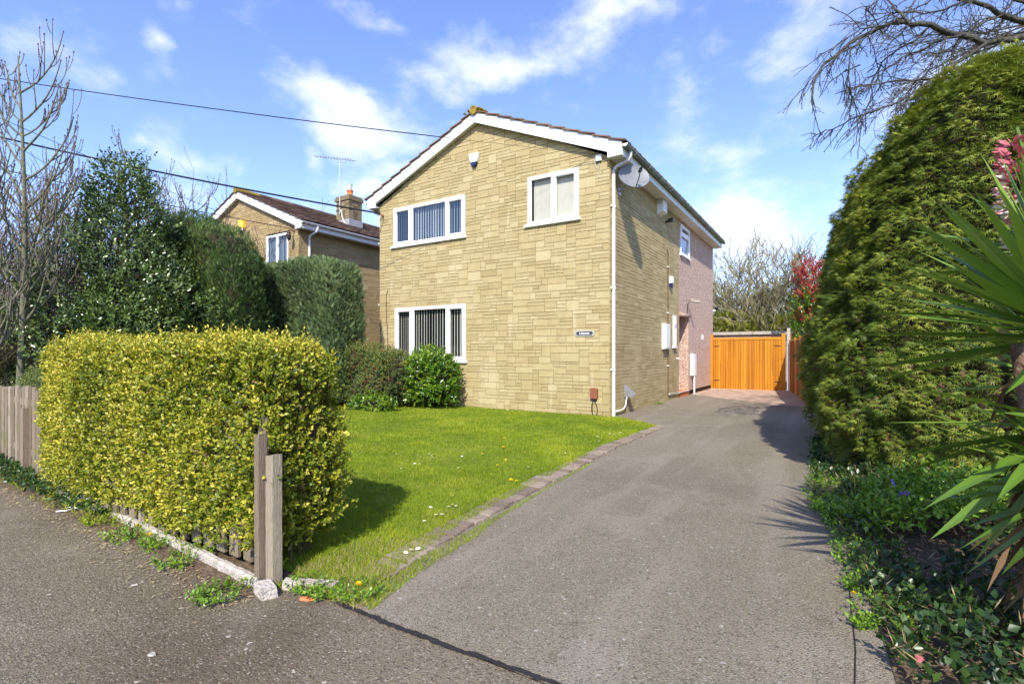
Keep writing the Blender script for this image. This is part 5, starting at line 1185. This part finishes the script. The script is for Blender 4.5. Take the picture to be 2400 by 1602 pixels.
# ---------- yucca
def yleaf(L_, w, bend, twist, mb):
    n = 7; fold = .22
    for side in (-1, 1):
        pass
    rows = []
    for i in range(n + 1):
        f = i / n; a = bend * f * f; x = w * (.55 + .45 * math.sin(min(1, f * 2.2) * 1.57)) * (1 - max(0, (f - .45) / .55) ** 1.6) * .5
        yy = L_ * (f - .22 * bend * bend * f ** 3); zz = -L_ * bend * .5 * f * f
        tw = twist * f; c, s = math.cos(tw), math.sin(tw); dz = fold * abs(x)
        rows.append([(-x * c - dz * s, yy, zz - x * s + dz * c), (0, yy, zz), (x * c - dz * s, yy, zz + x * s + dz * c)])
    for i in range(n):
        for k in range(2): mb.quad(rows[i][k], rows[i][k + 1], rows[i + 1][k + 1], rows[i + 1][k])
yu = thing('yucca_plant', 'large spiky yucca with sword leaves and a crimson flower at the right edge', 'yucca', (4.85, -6.75, 0))
variants = []
for i in range(8):
    mb = MB(); mb.tone = random.uniform(.25, .75); yleaf(1.0, .062, (.02, .04, .07, .14, .32, .05, .0, .6)[i], random.uniform(-.3, .3), mb); me = mb.mesh('leaf', True); me.materials.append(L_YUCCA); variants.append(me)
mb = MB(); mb.tone = .5; yleaf(1.0, .075, .35, .6, mb); MY = mb.mesh('leaf', True); MY.materials.append(L_YUCCAY)
def rosette(c, n, lmin, lmax, emin, emax, seed, yel=.0, axis=(0, 0, 1)):
    rg = random.Random(seed); q0 = Vector(axis).normalized().to_track_quat('Z', 'Y')
    for i in range(n):
        az = i * 2.39996 + rg.uniform(-.2, .2); el = R(emin + (emax - emin) * (i / n) ** .8 + rg.uniform(-6, 6)); L_ = rg.uniform(lmin, lmax)
        d = q0 @ Vector((math.cos(az) * math.cos(el), math.sin(az) * math.cos(el), math.sin(el))); o = bpy.data.objects.new('leaf', MY if rg.random() < yel else variants[min(7, max(0, int(rg.gauss(2.0 if el > .3 else 3.8, 1.5))))]); COL.objects.link(o); o.parent = yu
        up = Vector((0, 0, 1)); X = d.cross(up); X = X.normalized() if X.length > .05 else Vector((1, 0, 0)); Z = X.cross(d)
        M = Matrix((X, d, Z)).transposed(); M = M @ Matrix.Rotation(rg.uniform(-.5, .5), 3, 'Y'); o.rotation_euler = M.to_euler(); o.scale = (rg.uniform(.8, 1.2) * (L_ ** .3), L_, L_)
        o.location = Vector(c) + d * .05 + Vector((0, 0, (el - .3) * .06)) - wloc(yu)
rosette((4.70, -6.88, 1.38), 115, .55, .80, -18, 82, 1)
rosette((4.90, -6.45, 1.72), 44, .50, .75, -15, 85, 2)
rosette((4.72, -6.98, .80), 56, .32, .52, -55, 45, 3, .16)
rosette((5.02, -6.75, .62), 64, .40, .62, -30, 60, 9, .12)
rosette((4.70, -6.95, 1.02), 44, .45, .66, -62, 15, 12, .06)
rosette((4.95, -6.0, 1.15), 40, .50, .75, -25, 70, 4)
mb = MB(); mb.tube([(4.75, -6.8, -.05), (4.68, -6.85, .6), (4.57, -6.92, 1.34)], [.075, .065, .055], 10); mb.tube([(4.78, -6.8, 0), (4.74, -6.95, .4), (4.70, -7.0, .82)], [.06, .055, .05], 8); mb.tube([(4.8, -6.7, 0), (4.85, -6.5, .9), (4.80, -6.45, 1.74)], [.06, .055, .05], 8); mb.tube([(4.85, -6.6, 0), (4.95, -6.2, .6), (4.95, -6, 1.17)], [.06, .055, .05], 8)
part('stem', mb, mat('fibrous_yucca_stem', (.09, .055, .035), (.16, .10, .065), (.24, .17, .12), scale=18, rough=.95, bump=2, bscale=40), yu, smooth=True)
# dead hanging leaves round the stem
n = 260; P = np.c_[4.66 + RNG.normal(0, .06, n), -6.86 + RNG.normal(0, .06, n), RNG.uniform(.1, 1.3, n)]; 
scatter('dead_leaves', T_LEAF, P, np.c_[RNG.normal(0, .45, n), RNG.normal(0, .45, n), np.full(n, -1.)], RNG.normal(size=(n, 3)), .26, .09, L_DRY, None, yu)
# flower spike
fl = MB(); fl.tube([(4.80, -6.45, 1.7), (4.70, -6.5, 2.05), (4.62, -6.55, 2.38)], [.02, .016, .008], 7); part('flower_stalk', fl, L_YUCCA, yu)
n = 620; tt = RNG.random(n); zc = 1.66 + .66 * tt; rad = .105 * np.sin(np.clip(tt * .85 + .15, 0, 1) * 3.0) ** .6; a = RNG.random(n) * 6.28
P = np.c_[4.72 - .10 * tt + rad * .55 * np.cos(a), -6.47 - .03 * tt + rad * .55 * np.sin(a), zc]; D = np.c_[np.cos(a), np.sin(a), .5 - 1.0 * (1 - tt)]; red = (tt + RNG.normal(0, .2, n)) > .55
for nm, q, m_ in (('crimson_petals', red, PINKP), ('cream_petals', ~red, CREAMP)): scatter(nm, T_LEAF, P[q], D[q] + RNG.normal(0, .25, D[q].shape), RNG.normal(size=D[q].shape), .062, .33, m_, None, yu, 'stuff')

# ---------- ground cover at the right, weeds, flowers
def cover(name, label, poly, box, n, m, k, length, ls, lw, hfun, tone=.5, cat='ground cover', droop=0, patch=0):
    q = np.zeros((0, 3))
    while len(q) < n:
        w = np.c_[RNG.uniform(box[0], box[1], 2 * n), RNG.uniform(box[2], box[3], 2 * n), np.zeros(2 * n)]; q = np.r_[q, w[inpoly(w, poly) & ((patch == 0) | (lump(w, 3.3, 71) + RNG.normal(0, .25, len(w)) > patch - 1))]]
    q = q[:n]; q[:, 2] = hfun(q) * RNG.uniform(.3, 1, n) ** .5
    tn = np.clip(tone + .2 * lump(q, 4, 3) + RNG.normal(0, .1, n), 0, 1)
    o = shoots(name, q, np.array([[0, 0, 1.]]) + RNG.normal(0, .6, q.shape), m, None, k=k, length=length, ls=ls, lw=lw, tone=tn, droop=droop); tag(o, label, cat, kind='stuff'); return o
BED = [(3.62, -1.0), (3.70, -3.6), (3.72, -4.5), (3.80, -5.0), (3.92, -5.5), (4.0, -6.2), (4.06, -6.9), (4.1, -7.6), (4.2, -8.6), (8, -8.6), (8, -1)]
struct('planting_bed', sheet(BED, .005), SOIL)
hb = lambda q: .02 + .16 * np.clip((q[:, 0] - 3.85) / .8, 0, 1) + .04 * lump(q, 3, 7)
cover('ivy_ground_cover', 'dark ivy and ground cover filling the bed below the yucca', BED, (3.6, 7, -8.6, -1), 4800, L_IVY, 6, .09, .042, .75, lambda q: np.maximum(.01, hb(q)), .45, patch=.95)
cover('low_weeds', 'fine green weeds along the right edge of the driveway', [(3.62, -1), (3.66, -3.6), (3.66, -4.5), (3.74, -5), (3.84, -5.6), (3.92, -6.4), (3.95, -7.0), (4.25, -7.0), (4.25, -5), (4.1, -4), (3.95, -1)], (3.6, 4.3, -7, -1), 1500, L_VINCA, 6, .05, .022, .6, lambda q: .02 + 0 * q[:, 0], .35)
VP = [(3.98, -5.45), (4.15, -5.75), (4.75, -5.7), (5.1, -5.2), (5.0, -4.6), (4.5, -4.4), (4.1, -4.6)]
cover('periwinkle', 'bright green periwinkle with violet flowers in front of the cypress hedge', VP, (3.9, 5.2, -5.8, -4.3), 620, L_VINCA, 8, .14, .052, .45, lambda q: .10 + .22 * np.clip((q[:, 0] - 4.0) / .5, 0, 1), .55, 'periwinkle')
cover('sunlit_creeper', 'patch of small yellow green creeper beside the driveway below the hedge', [(3.70, -4.95), (3.84, -5.3), (4.05, -5.3), (4.1, -4.9), (3.85, -4.7)], (3.6, 4.2, -5.4, -4.6), 260, L_VINCA, 6, .06, .03, .6, lambda q: .03 + 0 * q[:, 0], .75)
cover('nettle_leaves', 'broader green leaves growing in the front of the shaded bed', [(4.25, -7.0), (4.3, -7.4), (4.9, -7.3), (5.0, -6.8), (4.5, -6.7)], (4.2, 5, -7.5, -6.6), 90, L_IVY, 7, .11, .042, .7, lambda q: .12 + 0 * q[:, 0], .4)
cover('twig_litter', 'dry stalks and dead leaves lying in the shaded bed', BED, (3.6, 6, -8.6, -2), 2200, L_STRAW, 2, .05, .075, .08, lambda q: .03 + .15 * np.clip((q[:, 0] - 3.85) / .8, 0, 1), .3, 'litter', droop=.2)
def flower(kind):
    f = MB(); c = MB(); s = MB()
    if kind == 'daisy':
        for k in range(11):
            a = k * 2 * math.pi / 11; ca, sa = math.cos(a), math.sin(a); f.quad((.005 * ca, .005 * sa, .030), (.016 * ca - .004 * sa, .016 * sa + .004 * ca, .031), (.021 * ca, .021 * sa, .029), (.016 * ca + .004 * sa, .016 * sa - .004 * ca, .031))
        c.lathe([(.007, .028), (.006, .034), (0, .036)], (0, 0, 0), 8); s.tube([(0, 0, 0), (0, 0, .029)], .0016, 4)
    elif kind == 'dandelion':
        for ring, (r, z) in enumerate(((.022, .030), (.016, .036), (.009, .040))):
            for k in range(12):
                a = k * 2 * math.pi / 12 + ring * .25; ca, sa = math.cos(a), math.sin(a); f.quad((0, 0, z - .006), (r * .8 * ca - .003 * sa, r * .8 * sa + .003 * ca, z), (r * ca, r * sa, z), (r * .8 * ca + .003 * sa, r * .8 * sa - .003 * ca, z))
        c.lathe([(.006, .036), (0, .043)], (0, 0, 0), 6); s.tube([(0, 0, 0), (0, 0, .032)], .002, 4)
    else:
        for k in range(5):
            a = k * 2 * math.pi / 5; ca, sa = math.cos(a), math.sin(a); f.quad((0, 0, .0), (.024 * ca - .011 * sa, .024 * sa + .011 * ca, .006), (.030 * ca, .030 * sa, .004), (.024 * ca + .011 * sa, .024 * sa - .011 * ca, .006))
        c.lathe([(.005, 0), (0, .006)], (0, 0, 0), 6); s.tube([(0, 0, -.06), (0, 0, 0)], .0018, 4)
    return [('petals', f.mesh('petals'), {'daisy': WHITEP, 'dandelion': YELP, 'periwinkle_flower': PURP}[kind]), ('centre', c.mesh('centre'), YELP if kind != 'periwinkle_flower' else WHITEP), ('stalk', s.mesh('stalk'), L_VINCA)]
def ordinal(i): return ('first', 'second', 'third', 'fourth', 'fifth', 'sixth', 'seventh', 'eighth', 'ninth', 'tenth', 'eleventh', 'twelfth', 'thirteenth', 'fourteenth', 'fifteenth')[i]
def place_of(x, y):
    if y > -1.0: return 'at the foot of the stone wall'
    if x > 1.45: return 'on the drive side of the bricks'
    if y < -6.0: return 'in the grass nearest the camera'
    if x > .6 and y > -3.1: return 'near the far brick edging'
    if x > .4: return 'toward the middle brick edging'
    if x < -.8 and y > -4.5: return 'in the far left lawn'
    if y > -4.75: return 'in the central lawn'
    return 'just beyond the hedge shadow'
def labels_for(word, spots):
    out = {}; groups = {}
    for s in spots: groups.setdefault(place_of(s[0], s[1]), []).append(s)
    def pxx(s): dx, dy = s[0] - CX, s[1] - CY; return (dx * RT[0] + dy * RT[1]) / (dx * FW[0] + dy * FW[1])
    for g_, l in groups.items():
        for i, s in enumerate(sorted(l, key=pxx)): out[s] = (word + ' ' + g_ + ', ' + ordinal(i) + ' from the left') if len(l) > 1 else (word + ' standing alone ' + g_)
    return out
def plant(kind, spots, label, cat, group, tilt=.35, sc=1.0):
    lab = label if isinstance(label, dict) else {s: label for s in spots}
    parts_ = flower(kind)
    for nm, me, m_ in parts_: me.materials.append(m_)
    for (x, y, *z) in spots:
        t = thing(kind, lab[(x, y, *z)], cat, (x, y, z[0] if z else .012), group, random.random() * 6.28); t.rotation_euler = (random.uniform(-.1, tilt), random.uniform(-tilt, tilt), random.random() * 6.28); s_ = sc * random.uniform(.8, 1.15); t.scale = (s_, s_, s_)
        for nm, me, m_ in parts_: o = bpy.data.objects.new(nm, me); COL.objects.link(o); o.parent = t
DAISY = [(-1.94, -3.04), (-2.01, -2.81), (-1.5, -3.01), (-1.42, -3.05), (-.88, -3.36), (-.79, -5.23), (-.53, -5.13), (-.40, -5.21), (-.44, -5.01), (-.39, -4.98), (-.36, -5.06), (-.18, -5.28), (-.02, -4.88), (-.22, -5.51), (-.16, -5.49), (.19, -4.95), (.35, -5.42), (.55, -4.3), (.98, -4.03), (.99, -4.98), (.88, -2.25), (.97, -2.28), (.98, -2.04), (.82, -2.6), (1.0, -2.99), (1.0, -6.33), (1.06, -6.7), (1.18, -6.61), (1.18, -6.55), (1.21, -6.55), (1.23, -6.82), (1.26, -6.79), (1.25, -6.98), (1.56, -7.51), (1.573, -7.47), (1.59, -7.42), (-2.28, -.32), (-2.11, -.39), (-2.01, -.26), (-1.72, -.35), (-1.49, -.34), (-1.41, -.35), (-1.32, -.39), (-.17, -5.77), (-.28, -5.14), (-1.78, -.3)]
DAND = [(-.78, -4.11), (-1.15, -4.42), (-.88, -3.18), (.10, -4.12), (-.19, -3.3), (-.29, -3.5), (.12, -4.66), (.56, -4.78), (.66, -5.09), (.98, -3.76), (1.14, -5.58), (1.21, -5.58), (-.65, -.25), (-.57, -.22), (1.66, -7.98)]
plant('daisy', DAISY, labels_for('white daisy', DAISY), 'daisy', 'white daisies in the lawn', sc=.78)
plant('dandelion', DAND, labels_for('yellow dandelion', DAND), 'dandelion', 'yellow dandelions in the lawn', sc=.85)
plant('dandelion', [(-.42, -8.22), (-.14, -8.26), (-1.62, -8.13), (-2.5, -8.10)], {(-.42, -8.22): 'left one of the two yellow dandelions in weeds below the hedge', (-.14, -8.26): 'right one of the two yellow dandelions in weeds below the hedge', (-1.62, -8.13): 'yellow dandelion below the hedge beyond the white scrap', (-2.5, -8.10): 'farthest yellow dandelion, below the left end of the golden hedge'}, 'dandelion', 'dandelions along the kerb', sc=1.25)
plant('dandelion', [(3.97, -6.72, .03)], 'lone yellow dandelion at the right edge of the driveway', 'dandelion', None)
plant('periwinkle_flower', [(4.28, -5.62, .36), (4.52, -5.62, .38), (4.24, -5.28, .36)], {(4.28, -5.62, .36): 'left lower violet periwinkle flower facing the driveway', (4.52, -5.62, .38): 'right violet periwinkle flower nearest the yucca', (4.24, -5.28, .36): 'farthest violet periwinkle flower, higher up toward the cypress hedge'}, 'flower', 'periwinkle flowers', 1.1, 1.2)
# weeds along the kerb and drive
def tuft(label, x, y, r, n, m, ls, length, k=7, tone=.5, name='weed_clump', z=0, group=None):
    a = RNG.random(n) * 6.28; rr = r * RNG.random(n) ** .6; P = np.c_[rr * np.cos(a), rr * np.sin(a), np.full(n, z + .0)]
    t = thing(name, label, 'weed', (x, y, 0), group)
    shoots('leaves', P + np.array([[x, y, 0]]), np.c_[np.cos(a) * .7, np.sin(a) * .7, np.full(n, 1.)] + RNG.normal(0, .3, P.shape), m, t, k=k, length=length, ls=ls, lw=.6, tone=np.full(n, tone))
for i, (x, y, r, n, lb) in enumerate([(1.10, -8.43, .12, 60, 'leafy weed clump on the tarmac just before the pale corner block'), (.42, -8.28, .15, 60, 'feathery weed clump before the narrow concrete edging'), (.0, -8.26, .10, 45, 'green weed under the bottoms of the nearer pickets'), (-.35, -8.28, .14, 60, 'weed clump beside the yellow dandelions below the hedge'), (-.9, -8.25, .13, 60, 'grassy weed clump midway along the foot of the hedge'),
        (1.72, -8.02, .10, 70, 'bushy weed where the drive meets the footway'), (1.43, -8.10, .09, 45, 'small green weed right of the pale corner block'), (1.58, -8.13, .07, 30, 'low weed by the terracotta fragment at the lawn corner'), (3.96, -6.05, .05, 22, 'yellow green weed in the joint nearest the yucca shadow'), (3.98, -6.5, .05, 22, 'middle weed tuft in the joint at the right of the drive'), (4.0, -6.95, .05, 24, 'nearest weed tuft in the joint at the right of the drive'), (.10, 3.1, .09, 30, 'weed growing at the foot of the stone side wall')]):
    tuft(lb, x, y, r, n, L_VINCA if i not in (4,) else L_GRASS, .022, .06, tone=.45)
KS = [(-6.5, -7.9), (-2.6, -8.08), (-1.4, -8.12), (-.2, -8.17), (.5, -8.2), (.5, -8.3), (-.2, -8.36), (-1.4, -8.36), (-2.6, -8.32), (-6.5, -8.2)]
KS2 = [(-6.5, -7.9), (-2.6, -8.08), (-1.6, -8.13), (-.9, -8.2), (-.9, -8.24), (-1.5, -8.3), (-2.6, -8.30), (-6.5, -8.2)]
cover('kerbside_ivy', 'ivy and small weeds creeping along the foot of the picket fence', KS2, (-6.5, .5, -8.4, -7.8), 800, L_IVY, 6, .06, .034, .75, lambda q: .03 + .03 * np.clip(-q[:, 0] - 1.2, 0, 1), .6)
cover('kerbside_grass', 'tufts of grass along the foot of the picket fence', KS, (-6.5, .5, -8.4, -7.8), 420, L_GRASS, 8, .06, .04, .14, lambda q: .01 + 0 * q[:, 0], .6)
cover('picket_ivy', 'ivy climbing the bare pickets at the left edge', [(-6.9, -7.95), (-3.9, -8.08), (-3.9, -8.2), (-6.9, -8.1)], (-6.9, -3.9, -8.2, -7.9), 420, L_IVY, 6, .08, .032, .75, lambda q: .75 * np.abs(lump(q, 2.4, 31)), .5)
struct('kerbside_soil', sheet([(-8, -8.4), (-2.6, -8.33), (.4, -8.34), (1.2, -8.36), (1.25, -8.25), (.4, -8.19), (-2.6, -8.08), (-8, -7.9)], .002), SOIL)
# debris: straw, clippings, fragments
n = 1500; P = np.c_[RNG.uniform(-4, 1.3, n), -8.33 - np.abs(RNG.normal(0, .13, n)), np.full(n, .004)]
o = scatter('dry_clippings', T_LEAF, P, np.c_[RNG.normal(0, 1, n), RNG.normal(0, 1, n), RNG.uniform(0, .2, n)], np.array([[0, 0, 1.]]) + RNG.normal(0, .3, (n, 3)), .03 * RNG.uniform(.5, 1.4, n), .22, L_STRAW); tag(o, 'dry leaf clippings scattered on the footway below the golden hedge', 'litter', kind='stuff')
def pebble(name, label, x, y, a, b, h, m, rz=0):
    mb = MB(); n = 9
    for ring, (f, z) in enumerate(((1, 0), (.8, h), (0, h * 1.1))): pass
    pts = [(math.cos(k * 2 * math.pi / n) * random.uniform(.8, 1.1), math.sin(k * 2 * math.pi / n) * random.uniform(.8, 1.1)) for k in range(n)]
    c, s = math.cos(rz), math.sin(rz); T = lambda p, f, z: (x + (p[0] * a * c - p[1] * b * s) * f, y + (p[0] * a * s + p[1] * b * c) * f, z)
    for k in range(n): p, q = pts[k], pts[(k + 1) % n]; mb.quad(T(p, 1, .0), T(q, 1, .0), T(q, .75, h), T(p, .75, h)); mb.quad(T(p, .75, h), T(q, .75, h), T((0, 0), 0, h * 1.1))
    single(name, mb, m, label, 'stone', smooth=False, origin=(x, y, 0))
pebble('pale_stone', 'pale flat stone on the footway nearest the bottom edge', 1.387, -8.87, .022, .015, .006, CONC, .4)
pebble('pale_stone', 'pale chip on the footway left of the corner block', .556, -8.61, .02, .012, .006, CONC, 1)
pebble('pale_stone', 'tiny pale chip between the corner block and the hedge foot', .962, -8.53, .013, .009, .005, CONC, 2)
pebble('pale_stone', 'pale flat stone on the bricks near the lawn corner', 1.50, -7.30, .035, .025, .012, CONC, .2)
pebble('terracotta_fragment', 'orange terracotta fragment among the weeds by the kerb', 1.52, -8.20, .05, .02, .012, TERRA, .5)
pebble('red_petal', 'crimson fallen petal in the shaded bed at bottom right', 4.18, -7.18, .035, .014, .03, PINKP, -.6)
mb = MB(); mb.tube([(-1.56, -8.27, .012), (-1.46, -8.25, .02), (-1.36, -8.23, .012)], .006, 4); mb.tube([(-1.46, -8.25, .02), (-1.44, -8.31, .014), (-1.50, -8.36, .01)], .006, 4); single('white_litter', mb, UPVC, 'white plastic scrap lying on the footway below the hedge', 'litter')
